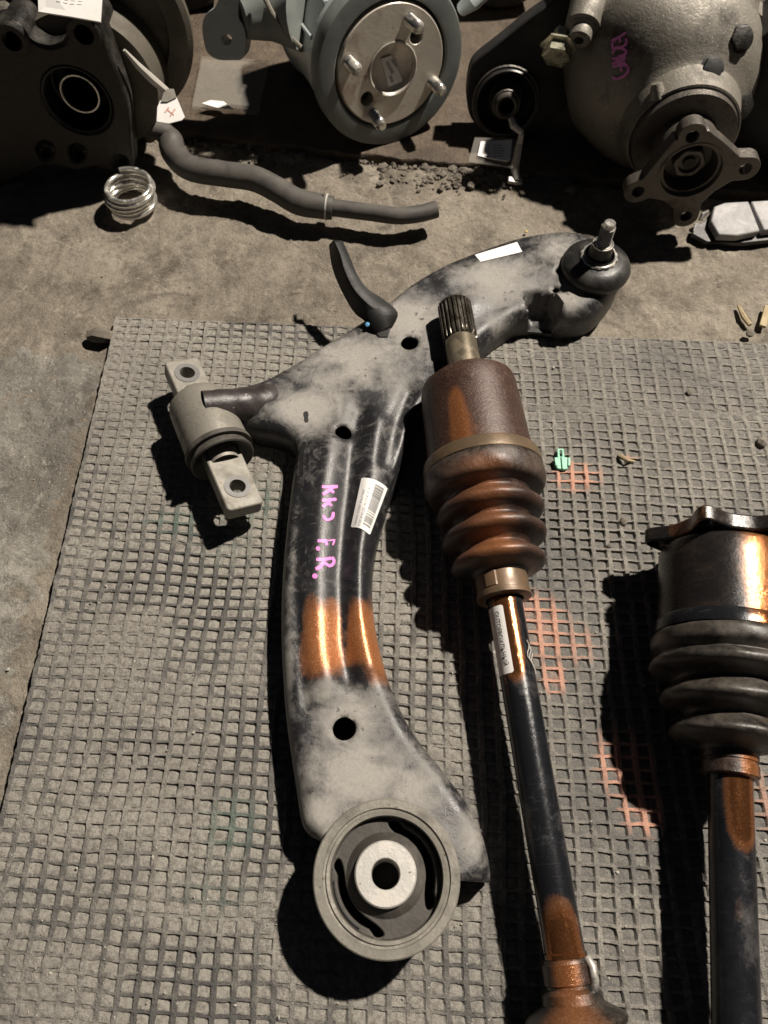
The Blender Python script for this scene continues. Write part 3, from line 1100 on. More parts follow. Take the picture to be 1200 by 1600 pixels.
def label_pt(u, v):
    a = Vector(LC[0]).lerp(Vector(LC[1]), u)
    b = Vector(LC[3]).lerp(Vector(LC[2]), u)
    p = a.lerp(b, v)
    return (p.x, p.y + (-10 * math.sin(u * math.pi * .9) * .55))


def patch_surf(uv, lift):
    return on_arm_many([label_pt(a, b) for a, b in uv], lift)


n = 15
uvs = []
for j in range(n):
    for i_ in range(n):
        a, b = i_ / (n - 1), j / (n - 1)
        # rounded corners
        ca, cb = abs(a - .5) * 2, abs(b - .5) * 2
        if ca > .86 and cb > .92:
            b = .5 + (b - .5) * .965
        uvs.append((a, b))
W = patch_surf(uvs, .0005)
# the last columns stand a little off the flank
for j in range(n):
    for i_ in range(n):
        u_ = i_ / (n - 1)
        W[j * n + i_][2] = max(W[j * n + i_][2], W[j * n][2] - .006 * u_ ** 2)
LABW = W.copy()
f = [[j * n + i_, (j + 1) * n + i_, (j + 1) * n + i_ + 1, j * n + i_ + 1] for j in range(n - 1) for i_ in range(n - 1)]
lab = obj('barcode_label', W, f, M_paper, arm)


def lab_pos(u, v, lift=.00022):
    u = min(max(u, 0), 1) * (n - 1)
    v = min(max(v, 0), 1) * (n - 1)
    i_, j = min(int(u), n - 2), min(int(v), n - 2)
    fu_, fv_ = u - i_, v - j
    g = lambda a, b: Vector(LABW[b * n + a])
    p = g(i_, j).lerp(g(i_ + 1, j), fu_).lerp(g(i_, j + 1).lerp(g(i_ + 1, j + 1), fu_), fv_)
    nn = (g(i_ + 1, j) - g(i_, j)).cross(g(i_, j) - g(i_, j + 1)).normalized()
    if nn.z < 0: nn = -nn
    return p + nn * lift


mb = MB()
v = .07
rb = random.Random(3)
while v < .90:
    w = rb.choice([.008, .008, .013, .019])
    V, F = [], []
    for k_ in range(6):
        u = .56 + .34 * k_ / 5
        V += [lab_pos(u, v), lab_pos(u, v + w)]
    F = [[2 * k_, 2 * k_ + 1, 2 * k_ + 3, 2 * k_ + 2] for k_ in range(5)]
    mb.add(V, F)
    v += w + rb.choice([.011, .016, .028, .034] if v > .45 else [.010, .012, .016, .020])
mb.build('barcode_bars', M_barcode, lab, smooth=False)


def text_pts(s):
    cu = bpy.data.curves.new('t', 'FONT')
    cu.body = s
    cu.size = 1.0
    cu.resolution_u = 2
    to = bpy.data.objects.new('t', cu)
    COL.objects.link(to)
    bpy.context.view_layer.update()
    me = to.to_mesh()
    V = [(v.co.x, v.co.y) for v in me.vertices]
    F = [list(p.vertices) for p in me.polygons]
    to.to_mesh_clear()
    bpy.data.objects.remove(to)
    w = max(p[0] for p in V)
    return V, F, w


def print_text(name, s, mapf, mat, parent, h, length):
    """mapf(along 0..1, across) -> point"""
    V, F, w = text_pts(s)
    P = [mapf(p[0] / w, p[1] / .7) for p in V]
    return obj(name, P, F, mat, parent, smooth=False)


print_text('label_text', 'HON STEP РЫЧАГ', lambda a, c: lab_pos(.26 - .10 * c, .94 - .72 * a), M_ink, lab, 0, 0)
print_text('label_text', 'ПЕРЕД R/24 F R I', lambda a, c: lab_pos(.46 - .10 * c, .96 - .86 * a), M_ink, lab, 0, 0)

# white label folded over the far edge of the upper arm
n = 9
W = []
for j in range(6):
    for i_ in range(n):
        a, b = i_ / (n - 1), j / 5
        x = 742 + 66 * a + (9 - 1 * a) * b
        y = 398 - 20 * a + 11 * b * (1 + .4 * a)
        W.append((x, y))
W = on_arm_many(W, .0005)
obj('white_label', W, [[j * n + i_, (j + 1) * n + i_, (j + 1) * n + i_ + 1, j * n + i_ + 1] for j in range(5) for i_ in range(n - 1)], M_paper, arm)

# scuffs: bare chips and a dark scrape
ribbon('paint_chip', [([(474, 648), (482, 647)], 4), ([(478, 650), (479, 660)], 3)], 3, M_void, arm, .0002)
ribbon('dark_scrape', [([(476, 690), (472, 706), (470, 745)], 2.6)], 2.6, M_void, arm, .0002)

# ---- big bushing
bush = obj('bushing_ring', *lathe_vf([(-.043, BR - .0012), (-.0425, BR), (-.010, BR), (-.0042, BR), (-.0040, BR + .0007), (-.0006, BR + .0007), (0, BR), (0, BR - .0042), (-.0012, BR - .0046), (-.0014, BR - .0060), (-.0003, BR - .0064), (-.0006, BR - .0082), (-.006, BR - .0086), (-.040, BR - .0086)],
                                    BC, (0, 0, 1), 96)[:2], M_tan, arm, sharp=30)
# rubber: a bridge at upper-left and lower-right, two kidney gaps
MBf = Matrix.Translation(Vector((BC.x, BC.y, BC.z - .0065)))
RI = BR - .0084
gapang = [R(38), R(38 + 180)]


def rub(name, z0, z1, holes):
    return prism(name, MBf, circ(0, 0, RI, 72), holes, z0, z1, M_rubber, arm, bevel=0.0012)


def kidney(ac, half, r0, r1, wig=0):
    """curved gap with a stop in its middle and swollen rounded ends"""
    nn = 30
    up_, dn_ = [], []
    for k_ in range(nn + 1):
        t = -math.cos(math.pi * k_ / nn)
        a = ac + half * t
        q = abs(t)
        ro = r1 - .0032 * float(1 - sstep(.66, .86, q))
        ri = r0 + .0030 * q ** 4
        mid_, th_ = (ro + ri) / 2, (ro - ri) / 2 * math.sqrt(max(0, 1 - q ** 9))
        up_.append(((mid_ + th_) * math.cos(a), (mid_ + th_) * math.sin(a)))
        dn_.append(((mid_ - th_) * math.cos(a), (mid_ - th_) * math.sin(a)))
    return up_[:-1] + dn_[::-1][:-1]


k1 = kidney(R(26), R(62), .0208, RI - .0004)
k2 = kidney(R(214), R(53), .0222, RI - .0004)
rub('rubber_core', -.030, .0000, [circ(0, 0, .0150, 40), k1, k2])
# slots beside the gaps
for ac, half in ((R(38), R(30)), (R(212), R(28))):
    rr = RI - .0018
    V, F = tube_vf([Vector((BC.x + rr * math.cos(ac + half * t / 12), BC.y + rr * math.sin(ac + half * t / 12), BC.z - .0062)) for t in range(-12, 13)], .00055, 6)
    obj('rubber_slot', V, F, M_void, arm)
# cone of rubber moulded up to the sleeve
sl = Vector((BC.x - .0005, BC.y + .001, BC.z))
lathe('rubber_boss', [(-.0068, .0218), (-.0050, .0200), (-.0026, .0180), (-.0014, .0166)], sl, (0, 0, 1), M_rubber, arm, 64)
lathe('inner_sleeve', [(-.036, .0166), (.0008, .0166), (.0016, .0158), (.0016, .0080), (.0010, .0076), (-.036, .0076)], sl, (0, 0, 1), M_sleeve, arm, 64, sharp=30)
lathe('bushing_floor', [(-.0385, .0001), (-.0385, RI)], BC, (0, 0, 1), M_void, arm, 48)

# ---- small bushing with its bolt bar
zb_ = .0305
pA = un(291, 588, zb_ + .002)
pB = un(369, 765, zb_ + .002)
ax = (pB - pA)
ax.z = 0
ax.normalize()
cyl0 = un(300, 640, zb_)
cyl1 = un(339, 713, zb_)
cc = (cyl0 + cyl1) / 2
# axis passes mid-way between the two holes
mid = (pA + pB) / 2
side = Vector((0, 0, 1)).cross(ax)
L0 = (cyl0 - mid).dot(ax)
L1 = (cyl1 - mid).dot(ax)
org_ = Vector((mid.x, mid.y, zb_))
lathe('small_bushing_sleeve', [(L0 - .006, .010), (L0 - .006, .0195), (L0 - .004, .0215), (L0, .0226), (L1 - .004, .0236), (L1 - .002, .0232), (L1 - .002, .0215)], org_, ax, M_tan, arm, 64,
      sharp=30)
lathe('small_bushing_rubber', [(L1 - .003, .0215), (L1 + .001, .0218), (L1 + .003, .0232), (L1 + .0048, .0234), (L1 + .0054, .0222), (L1 + .0015, .0180), (L1 - .001, .0135), (L1 - .001, .006)], org_, ax, M_rubber, arm, 64)
# collar behind the front lip
lathe('lip_ring', [(L1 - .0048, .0232), (L1 - .0048, .0248), (L1 - .0012, .0248), (L1 - .0012, .0228)], org_, ax, M_rubber, arm, 64, sharp=30)
MBAR = frame(Vector((mid.x, mid.y, zb_ + .0015)), (0, 0, 1), ax)
hl = (pB - pA).length / 2
hw = .0132
e0, e1 = -hl - .0145, hl + .0175
lathe('bolt_core', [(L0 - .016, .0085), (L0 - .008, .0118), (L1 + .001, .0120), (L1 + .009, .0112)], org_, ax, M_plate, arm, 32)
tilt = Matrix.Identity(4)


def bar_part(lo_, hi_, hole):
    poly = [(-hw, lo_ + .002), (-hw + .002, lo_), (hw - .002, lo_), (hw, lo_ + .002), (hw, hi_ - .002), (hw - .002, hi_), (-hw + .002, hi_), (-hw, hi_ - .002)]
    Mx = frame(Vector((mid.x, mid.y, zb_)), (side * .30 + Vector((0, 0, 1))), ax)
    prism('bolt_plate', Mx, poly, [circ(0, hole, .0056, 28)], -.0065, .0055, M_plate, arm, bevel=.0011)
    V, F = prism_vf(Mx, circ(0, hole, .0094, 32, .0094), [circ(0, hole, .0057, 32)], .0050, .0060)
    obj('washer_face', V, F, M_washer, arm)


ay = ax
Mx_ = frame(Vector((mid.x, mid.y, zb_)), (side * .30 + Vector((0, 0, 1))), ax)
sgn = 1 if (Mx_.to_3x3() @ Vector((0, 1, 0))).dot(ax) > 0 else -1
for lo_, hi_, h_ in ((e0, L0 + .004, -hl), (L1 - .004, e1, hl)):
    if sgn > 0:
        bar_part(lo_, hi_, h_)
    else:
        bar_part(-hi_, -lo_, -h_)
# weld collar between the arm leg and the sleeve
V, F = tube_vf(crom([un(440, 628, .014), un(400, 632, .028), un(355, 633, .040), un(316, 635, .046)], 6), [.0165] * 3 + [.0150] * 3 + [.0130] * 4 + [.0118] * 5 + [.0112] * 4, 28, cap=False)
V2b, F2b = tube_vf([un(321, 635, .045), un(316, 635, .046)], [.0090, .0092], 28)
mb = MB().add(V, F)
mb.build('leg_tube', M_tube, arm)
obj('tube_bore', V2b, F2b, M_void, arm)

# ---- ball joint
BJ = un(928, 425, .038)
lathe('ball_joint_cup', [(-.024, .004), (-.022, .015), (-.016, .0205), (-.008, .0235), (-.001, .0236), (.001, .0225)], BJ, (0, 0, 1), M_blackpaint, arm, 56)
lathe('ball_joint_boot', [(-.002, .0225), (.000, .0252), (.003, .0272), (.0065, .0278), (.0100, .0265), (.0130, .0232), (.0150, .0190), (.0160, .0150), (.0175, .0125), (.0200, .0116)], BJ, (0, 0, 1), M_black, arm, 56)
lathe('boot_clip', [(.0158, .0128), (.0162, .0144), (.0172, .0148), (.0180, .0140), (.0180, .0122)], BJ, (0, 0, 1), M_steel, arm, 48,
      rfun=lambda t, a, r: r + .0004 * math.sin(a * 14))
prof = [(.012, .0098), (.026, .0080), (.0265, .0072)]
t_ = .0265
stem = [(.018, .0098), (.030, .0080), (.0305, .0070)]
obj('stud_taper', *lathe_vf(stem, BJ, (0, 0, 1), 32)[:2], M_black, arm)
thr = [(.0292, .0082), (.0302, .0082), (.0304, .0058)]
k_ = .0304
while k_ < .0455:
    thr += [(k_, .0050), (k_ + .0005, .0056), (k_ + .0010, .0050)]
    k_ += .0010
thr += [(.0465, .0048), (.0500, .0044), (.0506, .0036), (.0506, .0001)]
obj('ball_stud', *lathe_vf(thr, BJ, (0, 0, 1), 32)[:2], M_steel, arm, sharp=25)

# ---- sensor bracket: bent, creased strip
BL = [(516, 383), (519, 410), (526, 434), (540, 464), (556, 490), (577, 508), (590, 527)]
BH = [(523, 376), (533, 400), (540, 424), (554, 452), (575, 475), (598, 493), (606, 513)]
BRr = [(535, 378), (546, 402), (558, 430), (574, 452), (598, 468), (621, 489), (613, 510)]
BZ = [.062, .060, .057, .052, .046, .040, .034]
rows_ = []
for src, dz_ in ((BL, -.008), (BH, 0), (BRr, -.0015)):
    rows_.append(crom([un(x, y, z + dz_ * (1 if k_ < 5 else .3)) for k_, ((x, y), z) in enumerate(zip(src, BZ))], 4))
V = [p for r_ in rows_ for p in r_]
m_ = len(rows_[0])
F = [[a_ * m_ + k_, (a_ + 1) * m_ + k_, (a_ + 1) * m_ + k_ + 1, a_ * m_ + k_ + 1] for a_ in range(2) for k_ in range(m_ - 1)]
br = obj('sensor_bracket', V, F, M_bracket, arm, sharp=30)
so = br.modifiers.new('sheet', 'SOLIDIFY')
so.thickness = .0024
so.offset = 0
foot = [on_arm(x, y, .0012) for x, y in [(572, 500), (590, 490), (618, 492), (613, 504), (606, 526), (592, 526), (582, 514)]]
V = foot + [p - Vector((0, 0, .004)) for p in foot]
obj('bracket_foot', V, [[0, 1, 2, 3, 4, 5, 6][::-1]] + [[i_, (i_ + 1) % 7, 7 + (i_ + 1) % 7, 7 + i_] for i_ in range(7)], M_bracket, arm, bevel=.0006, smooth=False)
for (x, y, z, r) in [(533, 408, .058, .0016), (574, 507, .0385, .0018)]:
    V, F, _ = lathe_vf([(0, r), (.0004, r * .8), (.0006, .0001)], un(x, y, z), (-.2, -.5, .8), 14)
    obj('blue_paint_dot', V, F, M_blue, arm)


# ================================================================== DRIVE SHAFTS
def axle_frame(xa, ya, xb, yb, za, zb):
    A = un(xa, ya, za)
    B = un(xb, yb, zb)
    ax = (B - A).normalized()

    def st(py, hw):
        # the point of the axis that the photograph shows in row py
        q = (800 - py) / FPX
        n_ = Vector((0, math.sin(PITCH) - q * math.cos(PITCH), math.cos(PITCH) + q * math.sin(PITCH)))
        t = -n_.dot(A - Vector((0, 0, CAM_H))) / n_.dot(ax)
        return (t, hw * depth(A + ax * t) / FPX)
    return A, ax, st


def up_mask(a):
    """1 on the side facing up and right, 0 underneath"""
    return .5 + .5 * np.cos(a - math.pi / 2)


ZA = .0455
A1, X1, S1 = axle_frame(710, 478, 876, 1450, .047, .036)
cv1 = thing('drive_shaft', 'rusty brown drive shaft with splined stub and boot of sprayed copper and painted sheen, lying mid mat', 'car part', un(800, 950, 0), 'drive shafts lying on the mat')


def ramp_t(t, y0, y1, soft=.008):
    a, b = S1(y0, 1)[0], S1(y1, 1)[0]
    return sstep(a - soft, a + soft, t) * (1 - sstep(b - soft, b + soft, t))


# splined stub
def spl_r(t, a, r):
    return r * (1 - .085 * (math.sin(a * 25) > 0)) if t > .0015 else r * .93


t0, r0 = S1(476, 26.5)
t1 = S1(532, 1)[0]
V, F, info = lathe_vf([(t0, r0 * .86), (t0 + .0016, r0), (t0 + .006, r0), (t1 - .006, r0 * 1.01), (t1, r0 * 1.01), (t1 + .001, r0 * .92)], A1, X1, 200,
                      rfun=lambda t, a, r: r * (1 - .10 * (.5 + .5 * math.tanh(6 * math.sin(a * 24)))) if t0 + .001 < t < t1 + .0005 else r, cap0=True)
obj('spline', V, F, dirty('oily_spline_steel', (.10, .088, .07), (.04, .035, .028), 90, .45, .7, (.22, .4), .85, .2, 600, .0003), cv1, sharp=50)
prof = [(t1 + .0008, r0 * .90), (t1 + .003, r0 * .92), S1(590, 25.5), S1(604, 27)]
lathe('stub_shaft', prof, A1, X1, dirty('worn_stub_steel', (.30, .26, .19), (.15, .12, .085), 70, .45, .7, (.3, .5), .8, .25, 500, .0003), cv1, 48)
jp = [S1(601, 24), S1(600, 52), S1(601, 66), S1(606, 73), S1(614, 75.5), S1(631, 76), S1(632, 77.5), S1(660, 79), S1(700, 82), S1(728, 84)]
jp[0] = (jp[1][0], jp[0][1])


def j_attr(t, a):
    o_ = .35 * ramp_t(t, 660, 760, .02) + .25 * ramp_t(t, 700, 800, .01)
    o_ = o_ * (1 - .75 * sstep(-.2, .9, np.cos(a)))
    streak = .95 * np.exp(-((a - 2.05) / .16) ** 2) * ramp_t(t, 640, 735, .012) + .22 * np.exp(-((a - 1.85) / .5) ** 2) * ramp_t(t, 670, 760, .02)  # copper spray drawn as a painted sheen left of the crest
    return np.stack([np.clip(o_ * .35 + streak * .85, 0, 1), .05 + 0 * t, .60 + 0 * t], 1)


def tri_r(t, a, r):
    # three shallow flats of a tripod housing
    return r * (1 - .018 * max(0, math.cos(3 * (a - .25))) ** 3)


lathe('joint_housing', jp, A1, X1, M_joint, cv1, 96, attr=j_attr, rfun=tri_r, sharp=28)
bp_ = [S1(724, 84), S1(725, 91), S1(728, 92.5), S1(742, 93.5), S1(743, 92)]
lathe('clamp_band', bp_, A1, X1, M_copper_band, cv1, 96, sharp=30)


def boot_profile(S, pts, n=7):
    P = crom([Vector((S(y, h)[0], S(y, h)[1], 0)) for y, h in pts], n)
    return [(p.x, max(p.y, .002)) for p in P]


bo = boot_profile(S1, [(742, 92), (750, 94.5), (764, 94), (774, 88), (779, 72), (785, 66), (791, 71), (797, 81), (805, 84), (812, 78), (817, 64), (823, 59), (829, 64), (835, 78), (843, 82), (850, 77),
                       (856, 60), (862, 53), (868, 58), (875, 70), (884, 74), (892, 67), (898, 48), (902, 42)], 6)


def b_attr(t, a):
    up = up_mask(a)
    leftish = sstep(-.45, .55, -np.cos(a) + .35)
    o_ = ramp_t(t, 750, 900, .01) * (.02 + .42 * up ** 4 * leftish)  # copper sheen painted onto the upper left of the folds
    return np.stack([o_ + .12 * ramp_t(t, 860, 905), .10 + .20 * ramp_t(t, 738, 780, .004), .55 * ramp_t(t, 735, 900, .01)], 1)


lathe('rubber_boot', bo, A1, X1, M_boot, cv1, 80, rfun=lambda t, a, r: r * (1 + .010 * math.sin(a * 3 + t * 60) * math.sin(a * 2 - t * 45) + .005 * math.sin(a * 11 + t * 300)), attr=b_attr, sharp=60)
lathe('boot_clamp', [S1(899, 38), S1(900, 41), S1(928, 41.5), S1(929, 43), S1(936, 43), S1(937, 40), S1(938, 30)], A1, X1, M_copper_band, cv1, 64, sharp=30)
# raised ear of the small clamp
lathe('clamp_seam', [S1(903, 41.6), S1(903.5, 42.6), S1(925, 42.8), S1(925.5, 41.6)], A1, X1, M_copper_band, cv1, 64,
      rfun=lambda t, a, r: r if 1.95 < a < 2.45 else r * .94, sharp=30)
sp_ = [S1(930, 27)] + [S1(y, 27 + (y - 940) * .0078) for y in range(940, 1480, 20)] + [S1(1487, 31.5), S1(1489, 34), S1(1496, 34), S1(1498, 32)]


def s_attr(t, a):
    mid_ = np.exp(-((a - 1.85) / .70) ** 2)  # overspray fades with angle, so the lamp-side sheen is in the colour
    o_ = ramp_t(t, 900, 1062, .012) * (1.15 * mid_)
    o2 = ramp_t(t, 1415, 1700, .022) * (1.0 * np.exp(-((a - 1.75) / 1.15) ** 2))
    g = .16 * ramp_t(t, 1030, 1110, .01) + .12 * ramp_t(t, 1220, 1330, .02) + .03
    return np.stack([np.clip(o_ + o2, 0, 1), g, 0 * t], 1)


lathe('shaft_bar', sp_, A1, X1, M_shaft, cv1, 64, attr=s_attr, sharp=40)
lp = [S1(1497, 34), S1(1500, 36), S1(1543, 38), S1(1546, 42), S1(1550, 46), S1(1566, 48), S1(1572, 56), S1(1584, 74), S1(1592, 80), S1(1600, 78), S1(1610, 66), S1(1622, 70), S1(1632, 92), S1(1645, 96), S1(1660, 84), S1(1672, 86), S1(1684, 106), S1(1698, 108)]
lathe('lower_boot', lp, A1, X1, M_boot, cv1, 80, sharp=40,
      attr=lambda t, a: np.stack([ramp_t(t, 1490, 1760, .004) * (.50 * np.exp(-((a - 1.85) / .9) ** 2)), .2 + 0 * t, .2 + 0 * t], 1))  # sheen along the crest painted in copper
lathe('lower_boot_clamp', [S1(1504, 37.2), S1(1505, 39), S1(1536, 40.5), S1(1538, 38.5)], A1, X1, M_joint, cv1, 64, sharp=30,
      attr=lambda t, a: np.stack([.85 * np.exp(-((a - 1.85) / .7) ** 2), .2 + 0 * t, .2 + 0 * t], 1))
Q = A1 + X1 * S1(1512, 1)[0]
rq = S1(1512, 40)[1]
perp = Vector((0, 0, 1)).cross(X1)
if perp.x < 0: perp = -perp
for tt, rr_ in ((0, .0030),):
    V, F = tube_vf([Q + perp * (rq * .70) + Vector((0, 0, rq * .62)) + X1 * (-.004), Q + perp * (rq * .80) + Vector((0, 0, rq * .80)) + X1 * (.000), Q + perp * (rq * .80) + Vector((0, 0, rq * .80)) + X1 * (.006), Q + perp * (rq * .72) + Vector((0, 0, rq * .62)) + X1 * (.011)], rr_ * .7, 12)
    obj('clamp_ear', V, F, M_steel, cv1)


# sticker on the left of the shaft
def cyl_pt(A, ax, t, ang, r):
    x = Vector((0, 0, 1)).cross(ax).normalized()
    y = ax.cross(x)
    return A + ax * t + x * (r * math.cos(ang)) + y * (r * math.sin(ang))


xx = Vector((0, 0, 1)).cross(X1).normalized()
# angle convention: cos(a) > 0 is the side of xx
sgn1 = 1 if xx.x > 0 else -1
ang_left = math.pi if sgn1 > 0 else 0


def stick_pt(u, v, lift=.0):
    """u across 0..1 from the left flank up, v along"""
    t = S1(952, 1)[0] + (S1(1056, 1)[0] - S1(952, 1)[0]) * v
    y = 952 + 104 * v
    r = S1(y, 27 + (y - 940) * .0078)[1] + .00035 + lift
    a = R(176) - R(66) * u
    if sgn1 < 0: a = math.pi - a
    return cyl_pt(A1, X1, t, a, r)


n = 12
V = [stick_pt(i_ / (n - 1), (j / (n - 1)) if not (i_ in (0, n - 1) and j in (0, n - 1)) else (.02 if j == 0 else .98)) for j in range(n) for i_ in range(n)]
f = [[j * n + i_, j * n + i_ + 1, (j + 1) * n + i_ + 1, (j + 1) * n + i_] for j in range(n - 1) for i_ in range(n - 1)]
stk = obj('paper_sticker', V, f, M_paper, cv1)
print_text('sticker_text', 'OUTOFBOXЛЬНЫЙ', lambda a, c: stick_pt(.52 + .24 * c, .08 + .80 * a, .00015), M_barcode, stk, 0, 0)
# clear tape whiskers right of the sticker
for k_ in range(3):
    pts = [stick_pt(1.9 + .12 * math.sin(q * 1.3 + k_) + .1 * k_, .55 + .06 * q + .09 * k_, .0004) for q in range(6)]
    V, F = tube_vf(pts, .00035, 5)
    obj('tape_shred', V, F, M_tie, cv1)

# ---- second shaft at the right edge
Z2 = .052
A2, X2, S2 = axle_frame(1131, 850, 1148, 1500, .048, .039)
cv2 = thing('drive_shaft', 'black and copper drive shaft with lugged flange cut off by the right edge', 'car part', un(1150, 1200, 0), 'drive shafts lying on the mat')


def ramp_t2(t, y0, y1, soft=.008):
    a, b = S2(y0, 1)[0], S2(y1, 1)[0]
    return sstep(a - soft, a + soft, t) * (1 - sstep(b - soft, b + soft, t))


def c2_attr(t, a):
    o_ = ramp_t2(t, 860, 1010, .01) * 1.15 * np.exp(-((a - 1.28) / .36) ** 2) + .10 * ramp_t2(t, 840, 920, .01) * np.exp(-((a - 1.2) / .8) ** 2)  # narrow copper strip paints the highlight along the top of the housing
    return np.stack([np.clip(o_, 0, 1), .04 + .06 * ramp_t2(t, 840, 900, .02), 0 * t], 1)


jp = [S2(868, 30), S2(868, 88), S2(870, 94), S2(876, 97), S2(900, 98), S2(985, 102)]
lathe('joint_housing', jp, A2, X2, M_housing2, cv2, 96, attr=c2_attr, sharp=30)
lathe('clamp_band', [S2(984, 101), S2(984, 107), S2(987, 109), S2(1004, 110), S2(1005, 107)], A2, X2, M_shaft, cv2, 96, attr=lambda t, a: np.stack([.8 * np.exp(-((a - 1.3) / .4) ** 2), .08 + 0 * t, 0 * t], 1), sharp=30)  # same painted highlight carried across the band
bo = boot_profile(S2, [(1004, 108), (1012, 113), (1026, 113), (1034, 106), (1039, 102), (1044, 110), (1052, 116), (1061, 111), (1067, 88), (1073, 80), (1082, 84), (1094, 98), (1104, 101), (1112, 92), (1118, 72), (1126, 66), (1136, 74), (1148, 88), (1158, 87), (1166, 70), (1172, 48), (1178, 42)], 6)
lathe('rubber_boot', bo, A2, X2, M_boot, cv2, 80, rfun=lambda t, a, r: r * (1 + .010 * math.sin(a * 3 + t * 60) * math.sin(a * 2 - t * 45) + .005 * math.sin(a * 11 + t * 300)), attr=lambda t, a: np.stack([.04 + .15 * ramp_t2(t, 1090, 1190, .01) * np.exp(-((a - 1.2) / .5) ** 2), .22 + .1 * up_mask(a), 0 * t], 1), sharp=60)
lathe('boot_clamp', [S2(1176, 40), S2(1177, 42.5), S2(1189, 43), S2(1190, 41), S2(1194, 41), S2(1195, 43), S2(1212, 43.5), S2(1214, 41), S2(1215, 34)], A2, X2, M_joint, cv2, 64, sharp=30,
      attr=lambda t, a: np.stack([.8 * np.exp(-((a - 1.1) / .55) ** 2), .15 + 0 * t, .1 + 0 * t], 1))
sp_ = [S2(1208, 33)] + [S2(y, 33 + (y - 1210) * .010) for y in range(1216, 1800, 24)]
lathe('shaft_bar', sp_, A2, X2, M_shaft, cv2, 64, sharp=40,
      attr=lambda t, a: np.stack([ramp_t2(t, 1150, 1320, .014) * 1.1 * np.exp(-((a - 1.35) / .80) ** 2), .04 + .22 * ramp_t2(t, 1340, 1560, .03) * np.exp(-((a - 1.2) / .7) ** 2), .5 * ramp_t2(t, 1395, 1450, .006) * np.exp(-((a - 1.7) / .35) ** 2)], 1))  # copper spray centred where the highlight runs, a painted sheen
# lugged flange
FC = A2 + X2 * S2(852, 1)[0]
MF = frame(FC, -X2)
rb_ = .0385
ears = [R(116), R(176), R(236), R(296), R(356), R(56)]
poly = []
for i_, a in enumerate(sorted(ears)):
    for q in range(-7, 8):
        b = a + R(30) * q / 7
        w = math.exp(-(q / 2.8) ** 2)
        poly.append(((rb_ + .0135 * w - .002) * math.cos(b), (rb_ + .0135 * w - .002) * math.sin(b)))
prism('flange', MF, poly[:], [circ(.0425 * math.cos(a), .0425 * math.sin(a), .0042, 16) for a in ears], -.005, .0050, M_housing2, cv2, bevel=.0012)
bpy.data.objects[-1] if False else None
for o_ in cv2.children:
    if o_.name.startswith('flange'):
        me = o_.data
        at = me.attributes.new('mask', 'FLOAT_COLOR', 'POINT')
        A = np.ones((len(me.vertices), 4), dtype=np.float32)
        co = np.array([tuple(v.co) for v in me.vertices])
        gx_ = co[:, 0] + cv2.location.x
        A[:, 0] = .42 * np.exp(-((gx_ - un(1085, 785, .09).x) / .008) ** 2)
        A[:, 1] = .15
        A[:, 2] = .15
        at.data.foreach_set('color', A.ravel())
lathe('flange_neck', [(S2(853, 1)[0], .030), (S2(872, 1)[0], .033)], A2, X2, M_void, cv2, 48)

# ================================================================== SMALL THINGS ON THE MAT
# green plastic clip
c = un(877, 722, .0065)
MG = frame(c, (0, -.15, 1), Vector((0, 1, 0)))
gc = thing('plastic_clip', 'small mint green plastic clip lying beside the rusty joint', 'clip', (c.x, c.y, .006))
mm = lambda pts: [(x * .001, y * .001) for x, y in pts]
prism('clip_body', MG, mm([(-5.6, -3.5), (-4, -6.5), (0, -7.4), (3.4, -6.8), (4.6, -4.0), (5.4, 1.6), (3.2, 3.0), (-1.5, 3.2), (-5.4, 2.4)]), [], -.001, .0030, M_green, gc, bevel=.0005)
prism('clip_loop', MG, mm([(-3.0, 3.0), (-2.8, 10.2), (2.2, 10.2), (2.4, 3.0)]), [mm([(-1.1, 3.8), (-1.0, 8.8), (.6, 8.8), (.6, 3.8)])], 0, .0020, M_green, gc, bevel=.0004)
prism('clip_rib', MG, mm([(-.7, -7.0), (.3, -7.0), (.3, 3.0), (-.7, 3.0)]), [], .0030, .0042, M_green, gc, bevel=.0003)
for s_, lab_ in ((-1, 0), (1, 1)):
    prism('clip_wing', MG, mm([(s_ * 4.6 - .7, -4.8), (s_ * 4.6 + .9, -4.4), (s_ * 5.2 + .9, 2.2), (s_ * 5.2 - .6, 2.2)]), [], .0030, .0042, M_green, gc, bevel=.0003)

# curled shred and clods
V, F = tube_vf([un(966, 711, .007), un(972, 714, .009), un(980, 719, .010), un(992, 721, .007)], [.0008, .0016, .0015, .0008], 6)
tag(obj('rubber_shred', V, F, M_straw), 'thin curled brown shred on the mat right of the green clip', 'shred')
for (x, y, r, lb) in [(975, 815, .0045, 'brown clod of dirt on the mat left of the lugged flange'), (952, 853, .0026, 'flat little clod touching the shadow of the lugged flange'),
                      (1190, 692, .0045, 'dark clod of dirt at the right edge of the mat'), (1077, 613, .0030, 'dark pebble on the far right part of the mat')]:
    V, F = rock_vf(un(x, y, .007), r, .6)
    tag(obj('dirt_clod', V, F, M_stone, sharp=20), lb, 'clod')
mb = MB()
for k_ in range(500):
    x, y = random.uniform(0, 1220), random.uniform(520, 1640)
    p = un(x, y, .006)
    if p.x < -.22: continue
    r = abs(random.gauss(0, .00035)) + .0003
    mb.add(*rock_vf(Vector((p.x, p.y, TOP + r * .4)), r))
tag(mb.build('fine_grit', M_pebble, sharp=20), kind='stuff', label='fine pale grit scattered over the ribbed mat', cat='grit')
